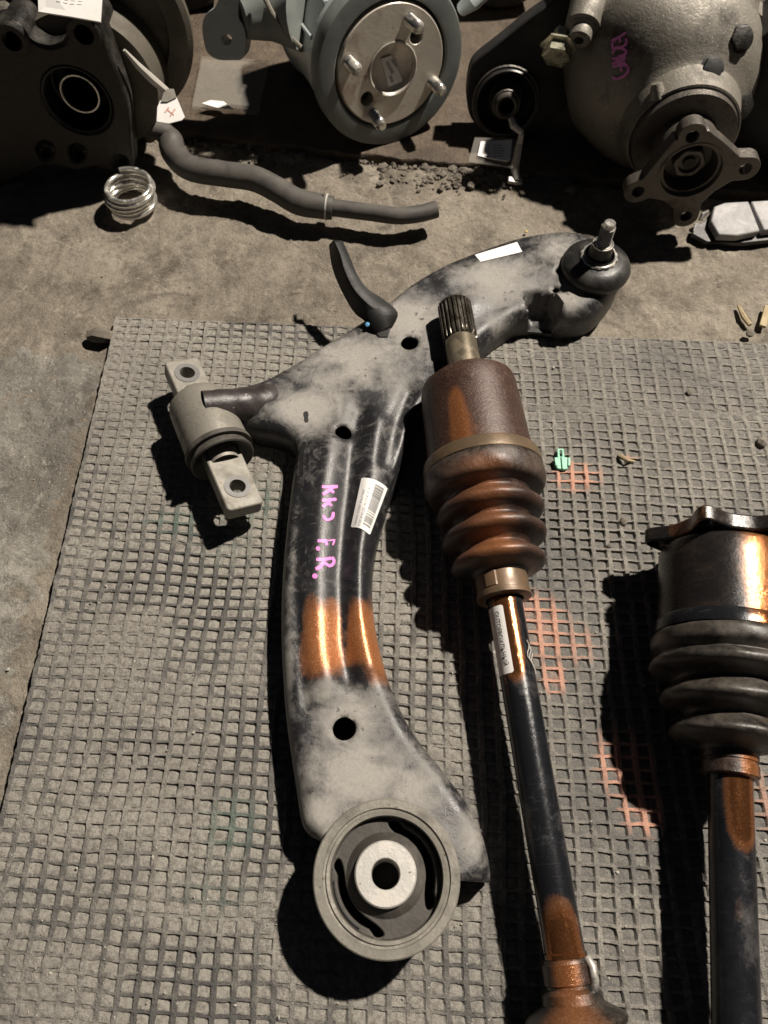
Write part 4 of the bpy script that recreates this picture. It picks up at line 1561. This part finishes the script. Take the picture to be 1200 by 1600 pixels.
# straw bits and clod at the far right edge of the mat
V, F = tube_vf([un(1154, 478, .001), un(1162, 495, .002), un(1172, 508, .002)], [.0014, .0022, .0018], 6)
tag(obj('straw_bit', V, F, M_straw), 'pale bent stalk on the ground beyond the mat at right', 'straw')
V, F = box_vf(frame((un(1200, 480, .003) + un(1191, 510, .003)) / 2, (0, 0, 1), un(1200, 478, 0) - un(1191, 510, 0)), -.0028, .0028, -.012, .012, -.001, .0015)
tag(obj('wood_splinter', V, F, M_straw, bevel=.0003), 'flat yellowish wood splinter at the right edge beyond the mat', 'splinter')
V, F = rock_vf(un(1172, 522, .003), .0055, .6)
tag(obj('dirt_clod', V, F, M_stone, sharp=20), 'black earth clod touching the far edge of the mat at right', 'clod')
V, F = rock_vf(un(822, 362, .001), .0020, .8)
tag(obj('yellow_pebble', V, F, M_yellow, sharp=20), 'tiny yellow pebble on the ground behind the white label', 'pebble')

# wire coil
cc_ = un(207, 318, .004)
coil = thing('wire_coil', 'small shiny coil of tinned wire standing on the bare ground', 'wire coil', (cc_.x, cc_.y, 0))
P = []
for k_ in range(0, 5 * 40 + 14):
    a = 2 * math.pi * k_ / 40
    h = k_ / 40
    rr = .0195 + .0018 * (h / 6) + .0006 * math.sin(h * 2.3)
    P.append(Vector((cc_.x + rr * math.cos(a) + .0012 * math.sin(h * 1.9) + .0008 * h * .3, cc_.y + rr * math.sin(a) + .0010 * math.cos(h * 1.4), .0022 + .0042 * h + .0005 * math.sin(a + h))))
V, F = tube_vf(P, .0021, 10)
obj('wire_turns', V, F, M_chrome, coil)

# hose
hs = thing('rubber_hose', 'grey bent rubber hose lying on the ground beside the wire coil', 'hose', un(400, 300, 0))
hp = [(195, 190, .045), (215, 196, .040), (250, 203, .034), (266, 215, .030), (271, 238, .026), (296, 262, .026), (350, 272, .026), (396, 279, .026), (432, 296, .024), (465, 315, .021), (500, 322, .020), (520, 325, .019)]
V, F = tube_vf(crom([un(*p) for p in hp], 8), .0102, 20)
P = crom([un(*p) for p in hp], 8)
rad = list(np.interp(np.linspace(0, 1, len(P)), [0, .25, .3, .55, .85, 1], [.0085, .0085, .0115, .0110, .0112, .0100]))
V, F = tube_vf(P, rad, 20)
obj('thick_hose', V, F, M_hose, hs)
hp = [(508, 323, .0195), (540, 327, .019), (580, 332, .019), (620, 337, .019), (655, 334, .019), (682, 327, .020)]
P = crom([un(*p) for p in hp], 8)
V, F = tube_vf(P, .0074, 20)
obj('thin_hose', V, F, M_hose, hs)
V, F, _ = lathe_vf([(0, .0001), (.0004, .0052)], P[-1] + (P[-1] - P[-2]).normalized() * .0002, P[-1] - P[-2], 20)
obj('hose_bore', V, F, M_void, hs)
d_ = (P[1] - P[0]).normalized()
lathe('hose_clip', [(-.001, .0086), (-.001, .0112), (.0004, .0112), (.0004, .0086)], P[0] + d_ * .002, d_, M_tie, hs, 32, sharp=30)
V, F = tube_vf([P[0] + Vector((0, 0, .010)), P[0] + Vector((.001, .004, .016)), P[0] + Vector((.0045, .005, .018))], .0006, 6)
obj('clip_tail', V, F, M_tie, hs)


# ================================================================== PARTS BEYOND THE MAT
def ppoly(M, pts, off=0.0):
    return [tuple(on_plane(M, x, y, off)) for x, y in pts]


# ---- black knuckle at the far left
kn = thing('steering_knuckle', 'black greasy steering knuckle with a white paper label at the far left', 'car part', un(100, 285, .006))
kc = un(120, 158, .082)
MK = frame(kc, (-.04, -.99, .08))
face = crom([Vector(p + (0,)) for p in [(-20, 60), (8, 35), (30, 40), (48, 62), (75, 74), (100, 66), (108, 38), (128, 22), (152, 30), (164, 60), (182, 110), (200, 160), (205, 215), (207, 262), (196, 276), (172, 268), (150, 262), (120, 268), (92, 262), (66, 262), (30, 278), (-20, 280)]], 5, True)
pf = ppoly(MK, [(p.x, p.y) for p in face])
hl_ = [ppoly(MK, circ(x, y, r, 20)) for x, y, r in [(132, 52, 15), (20, 62, 13), (70, 236, 14), (188, 256, 12), (120, 240, 13)]]
bore = circ(0, 0, .0290, 48)
prism('front_plate', MK, pf, hl_ + [bore], -.022, .0, M_iron_dark, kn, bevel=.0025)
lathe('bore_wall', [(0.0, .0290), (-.001, .027), (-.03, .026), (-.03, .0165)], kc, MK.to_3x3() @ Vector((0, 0, 1)), M_void, kn, 48)
lathe('bore_seat', [(-.012, .0172), (-.0105, .0166), (-.0110, .0156), (-.040, .0150), (-.040, .0001)], kc, MK.to_3x3() @ Vector((0, 0, 1)), M_void, kn, 48)
lathe('bright_ring', [(-.0112, .0166), (-.0102, .0166), (-.0102, .0153), (-.0125, .0151)], kc, MK.to_3x3() @ Vector((0, 0, 1)), M_steel, kn, 64, sharp=20)
# body and dust shield behind
nk = MK.to_3x3() @ Vector((0, 0, 1))
lathe('hub_barrel', [(-.090, .045), (-.085, .058), (-.050, .062), (-.022, .058), (-.021, .030)], kc + Vector((.006, 0, .002)), nk, M_shield, kn, 64, sharp=30)
sh = kc + Vector((.016, 0, .034)) - nk * .060
lathe('dust_shield', [(-.004, .070), (-.004, .079), (.004, .080), (.007, .076), (.006, .060), (.002, .058)], sh, nk, M_shield, kn, 72, sharp=30)
lathe('shield_disc', [(.0, .074), (.003, .0001)], sh, nk, M_shield, kn, 72)
# bosses at the face
for x, y, r in [(132, 52, 15), (20, 62, 13)]:
    q = on_plane(MK, x, y)
    w = MK @ Vector((q.x, q.y, 0))
    lathe('bolt_boss', [(-.040, .0135), (.001, .0135), (.0025, .0122), (.0025, .0078), (-.012, .0072)], w, nk, M_iron_dark, kn, 32, sharp=30)
# paler upper rib
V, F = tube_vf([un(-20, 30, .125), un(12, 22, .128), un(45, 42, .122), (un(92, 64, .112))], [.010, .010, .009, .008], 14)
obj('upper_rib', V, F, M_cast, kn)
# white papers
pq = [un(58, -40, .172), un(162, -44, .170), un(157, 34, .152), un(60, 18, .156), un(112, 26, .154)]
V = [pq[0], pq[1], pq[2], pq[4], pq[3]]
V2_ = V + [p - Vector((0, 0, .001)) for p in V]
pl = obj('paper_label', V2_, [[0, 1, 2, 3, 4], [9, 8, 7, 6, 5], [0, 5, 6, 1], [1, 6, 7, 2], [2, 7, 8, 3], [3, 8, 9, 4], [4, 9, 5, 0]], M_paper, kn, smooth=False)
for k_ in range(2):
    mb = MB()
    for q in range(4):
        u0 = .30 + .11 * q
        a_ = pq[0].lerp(pq[1], u0).lerp(pq[3].lerp(pq[2], u0), .52 + .13 * k_)
        b_ = pq[0].lerp(pq[1], u0 + .07).lerp(pq[3].lerp(pq[2], u0 + .07), .52 + .13 * k_)
        up2 = (pq[0] - pq[3]).normalized() * .0006
        n3 = (pq[1] - pq[0]).cross(pq[0] - pq[3]).normalized()
        if n3.z < 0: n3 = -n3
        mb.add([a_ + n3 * .0008, b_ + n3 * .0008, b_ + up2 + n3 * .0008, a_ + up2 + n3 * .0008], [[0, 1, 2, 3]])
    mb.build('faint_print', M_ink, pl, smooth=False)
# strap and red-marked tag hanging at its right
tg = thing('paper_tag', 'small white tag on a pale strap hanging at the right of the black knuckle', 'tag', un(265, 190, .006))
V, F = tube_vf([un(194, 78, .120), un(215, 102, .105), un(238, 124, .090), un(262, 144, .076)], [.0012, .0028, .0036, .0030], 8)
V = [Vector(v) for v in V]
obj('plastic_strap', V, F, M_tie, tg)
MT = frame(un(266, 170, .070), (.1, -.55, .82))
tp = ppoly(MT, [(246, 168), (250, 158), (262, 150), (276, 152), (289, 183), (284, 188), (264, 193), (245, 190)])
prism('tag_card', MT, tp, [], -.0004, .0004, M_paper, tg, bevel=0)
for pa, pb in (((262, 172), (272, 180)), ((266, 182), (274, 170)), ((258, 176), (264, 168))):
    a_, b_ = on_plane(MT, *pa), on_plane(MT, *pb)
    n2 = Vector((-(b_ - a_).y, (b_ - a_).x)).normalized() * .0006
    prism('red_scribble', MT, [tuple(a_ + n2), tuple(b_ + n2), tuple(b_ - n2), tuple(a_ - n2)], [], .0005, .0007, M_red, tg, bevel=0)
V, F = prism_vf(MT, ppoly(MT, [(258, 140), (272, 140), (276, 153), (262, 160), (252, 160)]), [], .0006, .0016)
obj('tape_end', V, F, M_plate, tg)

# ---- blue-grey drum with wheel studs
nb = Vector((.40, -.90, .13)).normalized()
bc = un(612, 104, .076)
MBt = frame(bc, nb)
dr = thing('axle_coupling', 'blue grey round coupling with four wheel studs on a rusty disc', 'car part', un(610, 215, .006))
RO = .0715
lathe('drum_rim', [(-.020, RO - .002), (-.014, RO), (-.004, RO), (-.0005, RO - .0015), (0, RO - .004), (0, RO - .016), (-.0015, RO - .0175), (-.014, RO - .0180), (-.016, .030)], bc, nb, M_alloy_dark, dr, 96, sharp=30)
lathe('drum_body', [(-.150, .040), (-.145, .062), (-.120, .066), (-.118, .0635), (-.075, .0635), (-.060, .0650), (-.030, .0680), (-.018, .0690)], bc, nb, M_alloy, dr, 96, sharp=30,
      rfun=lambda t, a, r: r * (1 + (.03 if -.11 < t < -.03 and math.sin(a * 7) > .86 else 0)))
RD = .0515
hx = [on_plane(MBt, 574, 155, .001), on_plane(MBt, 651, 58, .001)]
lathe('hub_disc_edge', [(-.013, RD), (-.0015, RD), (.000, RD - .0012)], bc, nb, M_disc, dr, 96)
MD = frame(bc, nb)
outer = circ(0, 0, RD - .0010, 90)
dh = [circ(p.x, p.y, .0062, 24) for p in hx]
cen = on_plane(MBt, 614, 108, .001)
cupr = .0225
prism('hub_disc', MD, outer, dh + [circ(cen.x, cen.y, cupr, 56)], -.012, .0005, M_disc, dr, bevel=.0006)
cw = MD @ Vector((cen.x, cen.y, 0))
lathe('centre_cup', [(.0018, cupr + .0010), (.0022, cupr), (.0010, cupr - .0012), (-.003, cupr - .0022), (-.0048, cupr - .005), (-.0052, .0001)], cw, nb, M_disc, dr, 64, sharp=40)
lathe('cup_lip', [(.0008, cupr + .0006), (.0018, cupr + .0004), (.0020, cupr - .0006), (.0008, cupr - .0010)], cw, nb, M_steel, dr, 64)
MC = frame(cw - nb * .0040, nb)
st_poly = [tuple(on_plane(MC, x, y)) for x, y in [(595, 92), (612, 86), (629, 126), (607, 135)]]
st_ = prism('centre_sticker', MC, st_poly, [], 0, .0006, M_paper, dr, bevel=0)
for a, b in (((604, 96), (613, 114)), ((609, 118), (613, 128)), ((612, 92), (620, 104))):
    pa, pb = on_plane(MC, *a), on_plane(MC, *b)
    d2 = (pb - pa).normalized()
    n2 = Vector((-d2.y, d2.x)) * .0013
    prism('sticker_smudge', MC, [tuple(pa + n2), tuple(pb + n2), tuple(pb - n2), tuple(pa - n2)], [], .0007, .0009, M_ink, st_, bevel=0)
for (x, y) in [(640, 30), (545, 95), (676, 128), (583, 180)]:
    q = on_plane(MBt, x, y, .0)
    w = MBt @ Vector((q.x, q.y, 0))
    pr_ = [(-.001, .0062), (.001, .0062), (.0012, .0054)]
    z_ = .0012
    while z_ < .017:
        pr_ += [(z_ + .0004, .0056), (z_ + .0009, .0051)]
        z_ += .0009
    pr_ += [(.0185, .0046), (.0225, .0034), (.0228, .0001)]
    lathe('wheel_stud', pr_, w, nb, M_steel, dr, 24, sharp=25)
# ear with a hole at the left
ME = frame(un(350, 62, .085), (-.10, -.93, .32))
ep = crom([Vector(p + (0,)) for p in [(352, -30), (338, 8), (322, 22), (316, 40), (318, 62), (324, 82), (340, 93), (364, 94), (380, 90), (384, 60), (380, 40), (372, 22), (376, -30)]], 5, True)
prism('mount_ear', ME, ppoly(ME, [(p.x, p.y) for p in ep]), [ppoly(ME, circ(354, 62, 8.5, 20))], -.022, .0, M_alloy, dr, bevel=.0025)
# web between ear and drum
V, F = tube_vf([un(380, 30, .100), un(420, 20, .10), un(470, 20, .105)], [.016, .022, .030], 20)
obj('housing_web', V, F, M_alloy_dark, dr)
for a_ in (R(60), R(84), R(108), R(132), R(156)):
    xr = MBt.to_3x3() @ Vector((math.cos(a_), math.sin(a_), 0))
    V, F = tube_vf([bc - nb * .028 + xr * .0680, bc - nb * .060 + xr * .0662, bc - nb * .112 + xr * .0650], .0022, 8)
    obj('casting_rib', V, F, M_alloy, dr)
V, F = tube_vf([un(405, -20, .13), un(425, 20, .115), un(450, 55, .10), un(470, 74, .09)], .0022, 8)
obj('bleed_pipe', V, F, M_cast, dr)
V, F = tube_vf([un(722, 14, .09), un(738, 2, .10), un(752, -16, .105)], [.006, .008, .010], 14)
obj('side_lug', V, F, M_alloy, dr)
# clear bag with a white strip under it
MP = frame(un(345, 168, .012), (0, -.05, 1), Vector((0, 1, 0)))
bagp = ppoly(MP, [(300, 168), (316, 90), (420, 96), (404, 178)])
bag = thing('plastic_bag', 'clear folded plastic bag with a white strip under the blue grey coupling', 'bag', un(345, 170, .006))
V, F = prism_vf(MP, bagp, [], -.0015, .0015)
obj('bag_film', V, F, M_clear, bag)
V, F = prism_vf(MP, ppoly(MP, [(316, 165), (330, 160), (350, 162), (366, 174), (340, 172)]), [], .002, .0026)
obj('white_strip', V, F, M_paper, bag, smooth=False)

# ---- black link arm with bushing
nl = Vector((-.02, -.96, .26)).normalized()
lc = un(790, 160, .042)
ML = frame(lc, nl)
la = thing('link_arm', 'matt black suspension link with a rubber bushing end facing the mat', 'car part', un(790, 210, .006))
lp_ = crom([Vector(p + (0,)) for p in [(734, 118), (745, 96), (775, 72), (830, 28), (880, -10), (900, -60), (1000, -60), (975, 20), (950, 90), (910, 140), (866, 186), (838, 206), (800, 214), (760, 208), (738, 190), (730, 160)]], 5, True)
prism('link_body', ML, ppoly(ML, [(p.x, p.y) for p in lp_], 0), [circ(0, 0, .0285, 40)], -.026, -.004, M_void, la, bevel=.004)
# pale upper flange that catches the lamp
lathe('bushing_shell', [(-.030, .0290), (.003, .0290), (.0045, .0280), (.0045, .0268), (.002, .0262), (-.020, .0255)], lc, nl, M_blackpaint, la, 64, sharp=30)
lathe('bushing_rim', [(-.004, .0308), (-.0005, .0316), (.0005, .0306), (.0005, .0292)], lc, nl, M_flange, la, 64)
lathe('bushing_rubber', [(-.006, .0262), (-.010, .020), (-.006, .0150)], lc, nl, M_void, la, 64)
lathe('inner_tube', [(-.006, .0150), (.004, .0140), (.006, .0125), (.0062, .0112), (.0085, .0104), (.0110, .0100), (.0115, .0090), (.0108, .0072), (-.02, .0070)], lc, nl, M_flange, la, 48, sharp=35)
V, F, _ = lathe_vf([(0, .0001), (0, .0072)], lc - nl * .012, nl, 24)
obj('tube_bore', V, F, M_void, la)
# milky tie through the bushing, and its tag
tie = thing('cable_tie', 'milky plastic cable tie hanging out of the link bushing', 'cable tie', un(806, 285, 0))
V, F = tube_vf([un(799, 186, .050), un(802, 196, .048), (un(815, 207, .042))], [.0030, .0034, .0026], 8)
obj('tie_loop', V, F, M_tie, tie)
V, F = tube_vf([un(815, 208, .041), un(812, 222, .028), un(808, 245, .018), un(804, 262, .010), (un(808, 282, .004))], [.0024, .0030, .0034, .0042, .0032], 8)
obj('tie_tail', V, F, M_tie, tie)
V, F = box_vf(frame(un(806, 283, .003), (.2, -.3, 1), Vector((0, 1, 0))), -.008, .006, -.003, .003, -.002, .002)
obj('tie_head', V, F, M_tie, tie, bevel=.0008)
MP = frame(un(772, 234, .026), (0, -.35, 1), Vector((0, 1, 0)))
bag2 = thing('label_pouch', 'clear pouch with a white printed label lying under the link bushing', 'label', un(772, 240, .006))
V, F = prism_vf(MP, ppoly(MP, [(732, 252), (742, 214), (806, 216), (802, 262)]), [], -.0015, -.0002)
obj('pouch_film', V, F, M_clear, bag2)
V, F = prism_vf(MP, ppoly(MP, [(746, 244), (751, 222), (800, 219), (797, 250), (793, 253), (768, 249)]), [], .0003, .0010)
pc_ = obj('pouch_card', V, F, M_paper, bag2, smooth=False)
mb = MB()
for k_ in range(5):
    for seg_ in range(2):
        x0_, x1_ = (757, 766) if seg_ == 0 else (770, 784 + (k_ * 7) % 5)
        y_ = 227 + 4.3 * k_
        a_, b_ = on_plane(MP, x0_, y_, .0012), on_plane(MP, x1_, y_ + .8, .0012)
        mb.add([MP @ Vector((a_.x, a_.y, .0012)), MP @ Vector((b_.x, b_.y, .0012)), MP @ Vector((b_.x, b_.y + .0009, .0012)), MP @ Vector((a_.x, a_.y + .0009, .0012))], [[0, 1, 2, 3]])
mb.build('label_print', M_ink, pc_, smooth=False)

# ---- differential
df = thing('differential', 'dirty cast aluminium differential with four lugged flange and pink lettering', 'car part', un(1080, 330, .006))
fc = un(1080, 268, .068)
nd = Vector((-.03, -.985, .02)).normalized()
MDf = frame(fc, nd)


def diff_r(t, a, r):
    if t < -.055:
        k1_ = .05 * max(0, math.cos(a - 2.2)) ** 6 + .04 * max(0, math.cos(a - .5)) ** 8
        return r * (1 + k1_ + .012 * math.sin(a * 5 + t * 90))
    return r


# body centre drifts up and left behind the nose
prof = [(-.230, .02), (-.225, .055), (-.200, .074), (-.170, .082), (-.150, .083), (-.149, .089), (-.141, .0895), (-.139, .084), (-.125, .0815), (-.110, .080), (-.094, .074), (-.082, .066), (-.074, .058), (-.069, .050), (-.064, .0465), (-.052, .0445), (-.050, .043)]
V, F, info = lathe_vf(prof, fc, nd, 96, rfun=diff_r)
V = [v + Vector((-.012, 0, .010)) * min(1, max(0, (-t - .060) / .05)) for v, (t, a) in zip(V, info)]
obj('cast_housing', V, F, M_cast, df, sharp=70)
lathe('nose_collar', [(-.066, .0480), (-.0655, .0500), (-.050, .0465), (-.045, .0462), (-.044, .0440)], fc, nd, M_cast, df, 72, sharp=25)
lathe('oil_seal', [(-.050, .0440), (-.044, .0432), (-.038, .0425), (-.0375, .0395), (-.038, .026)], fc, nd, M_flange, df, 72, sharp=25)
lathe('seal_gap', [(-.0438, .0448), (-.0432, .0434)], fc, nd, M_void, df, 72)
lathe('flange_neck', [(-.039, .0262), (-.022, .0255), (-.014, .0275), (-.008, .031)], fc, nd, M_flange, df, 48)
ears = [on_plane(MDf, x, y) for x, y in [(1082, 214), (1165, 264), (1072, 338), (997, 300)]]
poly = []
angs = sorted([(math.atan2(e.y, e.x), e.length) for e in ears])
for k_ in range(180):
    a = -math.pi + 2 * math.pi * k_ / 180
    r = .0315
    for ea, er in angs:
        da = abs((a - ea + math.pi) % (2 * math.pi) - math.pi)
        # lug: rounded end plus straight flanks
        x_ = math.cos(da)
        if da < R(50):
            lug = er + .0005
            wlug = .0110
            # distance of ray at angle da through a capsule of half width wlug ending at lug
            if math.sin(da) * lug < wlug:
                disc = wlug ** 2 - (lug * math.sin(da)) ** 2
                r = max(r, lug * math.cos(da) + math.sqrt(max(disc, 0)))
            else:
                r = max(r, min(lug, (wlug + .000) / math.sin(da)) * (1.0), .0315 + .010 * math.exp(-(da / R(24)) ** 2))
    poly.append((r * math.cos(a), r * math.sin(a)))
prism('pinion_flange', MDf, poly, [circ(e.x, e.y, .0050, 18) for e in ears] + [circ(0, 0, .0240, 56)], -.012, .0, M_flange, df, bevel=.0018)
lathe('flange_recess', [(.0006, .0262), (.0006, .0245), (-.0015, .0238), (-.0035, .0236), (-.004, .0215), (-.0085, .0208), (-.0175, .0190), (-.018, .0001)], fc, nd, M_flange, df, 64, sharp=30)
lathe('pinion_nut', [(-.018, .0128), (-.0105, .0128), (-.0095, .0118), (-.0095, .0090), (-.0125, .0085), (-.0125, .0001)], fc, nd, M_flange, df, 48, sharp=30,
      rfun=lambda t, a, r: r * (1 + .05 * math.cos(a * 6)) if r > .011 else r)
lathe('pinion_tip', [(-.013, .0052), (-.0095, .0050), (-.0092, .0030), (-.0100, .0001)], fc, nd, M_iron_dark, df, 32)


# surface point of the casting at a pixel, by marching the ray
def cast_hit(x, y, lift=0.0):
    from mathutils.bvhtree import BVHTree
    global _bvh
    if '_bvh' not in globals():
        ob = [o for o in df.children if o.name.startswith('cast_housing')][0]
        vv = [v.co + df.location for v in ob.data.vertices]
        _bvh = BVHTree.FromPolygons(vv, [list(p.vertices) for p in ob.data.polygons])
    h = _bvh.ray_cast(Vector((0, 0, CAM_H)), ray(x, y).normalized())
    if h[0] is None:
        return None, None
    return h[0] - ray(x, y).normalized() * lift, h[1]


def cast_surf(pts, lift):
    out = []
    last = un(970, 90, .12)
    for p in pts:
        h, _ = cast_hit(p[0], p[1], lift)
        if h is None: h = last
        last = h
        out.append(tuple(h))
    return np.array(out)


FS = [([(955, 64), (967, 58), (979, 50)], 1.7), ([(967, 58), (969, 66)], 1.7), ([(957, 66), (957, 74), (960, 76)], 1.6), ([(978, 60), (978, 68), (972, 73), (960, 74)], 1.7),
      ([(956, 84), (962, 76), (972, 76), (978, 80), (975, 86), (966, 88)], 1.8), ([(956, 92), (966, 91), (978, 88)], 1.8), ([(956, 100), (966, 96), (977, 92)], 1.8), ([(966, 90), (964, 98), (978, 98)], 1.6),
      ([(957, 104), (970, 102), (981, 102)], 1.8), ([(981, 104), (981, 112), (973, 120), (961, 123), (957, 119)], 2.0), ([(970, 103), (971, 112)], 1.5)]
ribbon('pink_lettering', FS, 2.2, M_pink, df, .0012, cast_surf)
# bolts in the casting
for (x, y, r, m_) in [(1112, 108, .0085, M_void), (1158, 165, .0095, M_iron_dark), (1157, 60, .009, M_iron_dark)]:
    h, nn_ = cast_hit(x, y)
    if h is None: continue
    nn_ = (nd * .6 + Vector((0, 0, .5)) + nn_ * .5).normalized()
    lathe('housing_bolt', [(-.006, r * 1.25), (.0005, r * 1.2), (.0010, r), (.004, r * .95), (.0045, r * .8), (.0045, .0001)], h, nn_, m_, df, 24,
          rfun=lambda t, a, rr: rr * (1 + .05 * math.cos(a * 6)) if t > .0008 else rr, sharp=30)
h, _ = cast_hit(1020, 148)
if h is not None:
    V, F = tube_vf([h + Vector((0, 0, .010)), h + Vector((.003, -.004, .002)), h + Vector((.004, -.004, -.014))], [.004, .007, .003], 12)
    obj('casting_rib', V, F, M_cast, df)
# shoulder bulge on the left, with a bleeder and a zinc bolt
for (x, y, z, r, L, m_, nm) in [(905, 62, .115, .0095, .030, M_cast, 'drain_boss'), (868, 92, .100, .0125, .026, M_zinc, 'zinc_bolt')]:
    w = un(x, y, z)
    na = Vector((-.25, -.85, -.35)).normalized()
    if nm == 'zinc_bolt':
        lathe(nm, [(-L, r * .6), (-.012, r * .6), (-.012, r * 1.25), (-.010, r * 1.3), (-.009, r), (-.001, r), (0, r * .85), (0, .0001)], w, na, m_, df, 6, sharp=20)
    else:
        lathe(nm, [(-L, r * 1.3), (-.010, r * 1.25), (-.008, r), (0, r), (.001, r * .8), (.001, r * .45), (-.006, r * .4), (-.006, .0001)], w, na, m_, df, 28, sharp=25)
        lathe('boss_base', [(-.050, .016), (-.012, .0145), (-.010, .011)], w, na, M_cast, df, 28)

# ---- added dark bodies further back that keep the edge and gaps black
bk = thing('added_shade_body', 'added dark body that casts shade at the far right edge', 'car part', un(1260, 200, .006))
lathe('shade_drum', [(-.20, .05), (-.19, .075), (-.04, .080), (.0, .074), (.012, .050), (.014, .0001)], un(1275, 150, .080), (-.25, -.95, .05), M_void, bk, 64, sharp=30)  # put in to cast shade and keep the right edge black
V, F = tube_vf([un(1164, 34, .11), un(1178, 24, .118), un(1190, 14, .124)], [.006, .0085, .008], 14)
obj('pale_lug', V, F, M_cast, bk)
bk2 = thing('dark_filler_left', 'added dark body filling the black gap between knuckle and coupling', 'car part', un(280, -30, .006))
lathe('left_filler_body', [(-.08, .030), (-.07, .040), (-.01, .042), (0, .036), (.002, .0001)], un(285, -42, .045), (.1, -.98, .1), M_void, bk2, 40, sharp=30)  # put in so the gap at the top stays black
V, F = tube_vf([un(210, -10, .03), un(228, 4, .03), un(238, 16, .028)], [.010, .009, .006], 12)
obj('left_filler_pin', V, F, M_flange, bk2)
bk3 = thing('dark_filler_mid', 'added black body filling the dark gap behind the link arm', 'car part', un(780, -40, .006))
lathe('mid_filler_body', [(-.10, .030), (-.09, .046), (-.01, .048), (0, .040), (.002, .0001)], un(790, -55, .055), (.05, -.98, .1), M_void, bk3, 40, sharp=30)  # put in to blacken the gap behind the link
V, F = tube_vf([un(742, -20, .07), un(730, -8, .07), (un(726, 2, .066))], [.006, .007, .005], 12)
obj('mid_filler_pin', V, F, M_cast, bk3)

# ---- brake pad
bpz = .004
MPd = frame(un(1150, 352, .010), (.0, -.10, 1), Vector((0, 1, 0)))
pd = thing('brake_pad', 'grey brake pad with a cut groove lying under the differential at right', 'brake pad', un(1150, 360, 0))
prism('backing_plate', MPd, ppoly(MPd, [(1082, 366), (1088, 350), (1100, 346), (1112, 330), (1130, 322), (1230, 318), (1240, 372), (1160, 380), (1104, 378)], -.004), [], -.0085, -.0035, M_blackpaint, pd, bevel=.0006)
prism('friction_block', MPd, ppoly(MPd, [(1108, 350), (1113, 328), (1130, 322), (1166, 320), (1184, 366), (1150, 373), (1120, 372)]), [], -.0035, .0045, M_pad, pd, bevel=.0012)
prism('friction_block', MPd, ppoly(MPd, [(1170, 320), (1240, 316), (1250, 358), (1190, 365)]), [], -.0035, .0045, M_pad, pd, bevel=.0012)
V, F = tube_vf([un(1093, 345, .006), un(1098, 336, .010), un(1107, 330, .012)], [.0018, .0025, .0016], 8)
obj('wear_spring', V, F, M_steel, pd)
MPe = frame(un(1091, 358, .005), (0, -.1, 1), Vector((0, 1, 0)))
prism('plate_ear', MPe, ppoly(MPe, [(1082, 362), (1086, 350), (1104, 350), (1104, 368), (1088, 370)]), [], -.002, .0015, M_pad, pd, bevel=.0006)
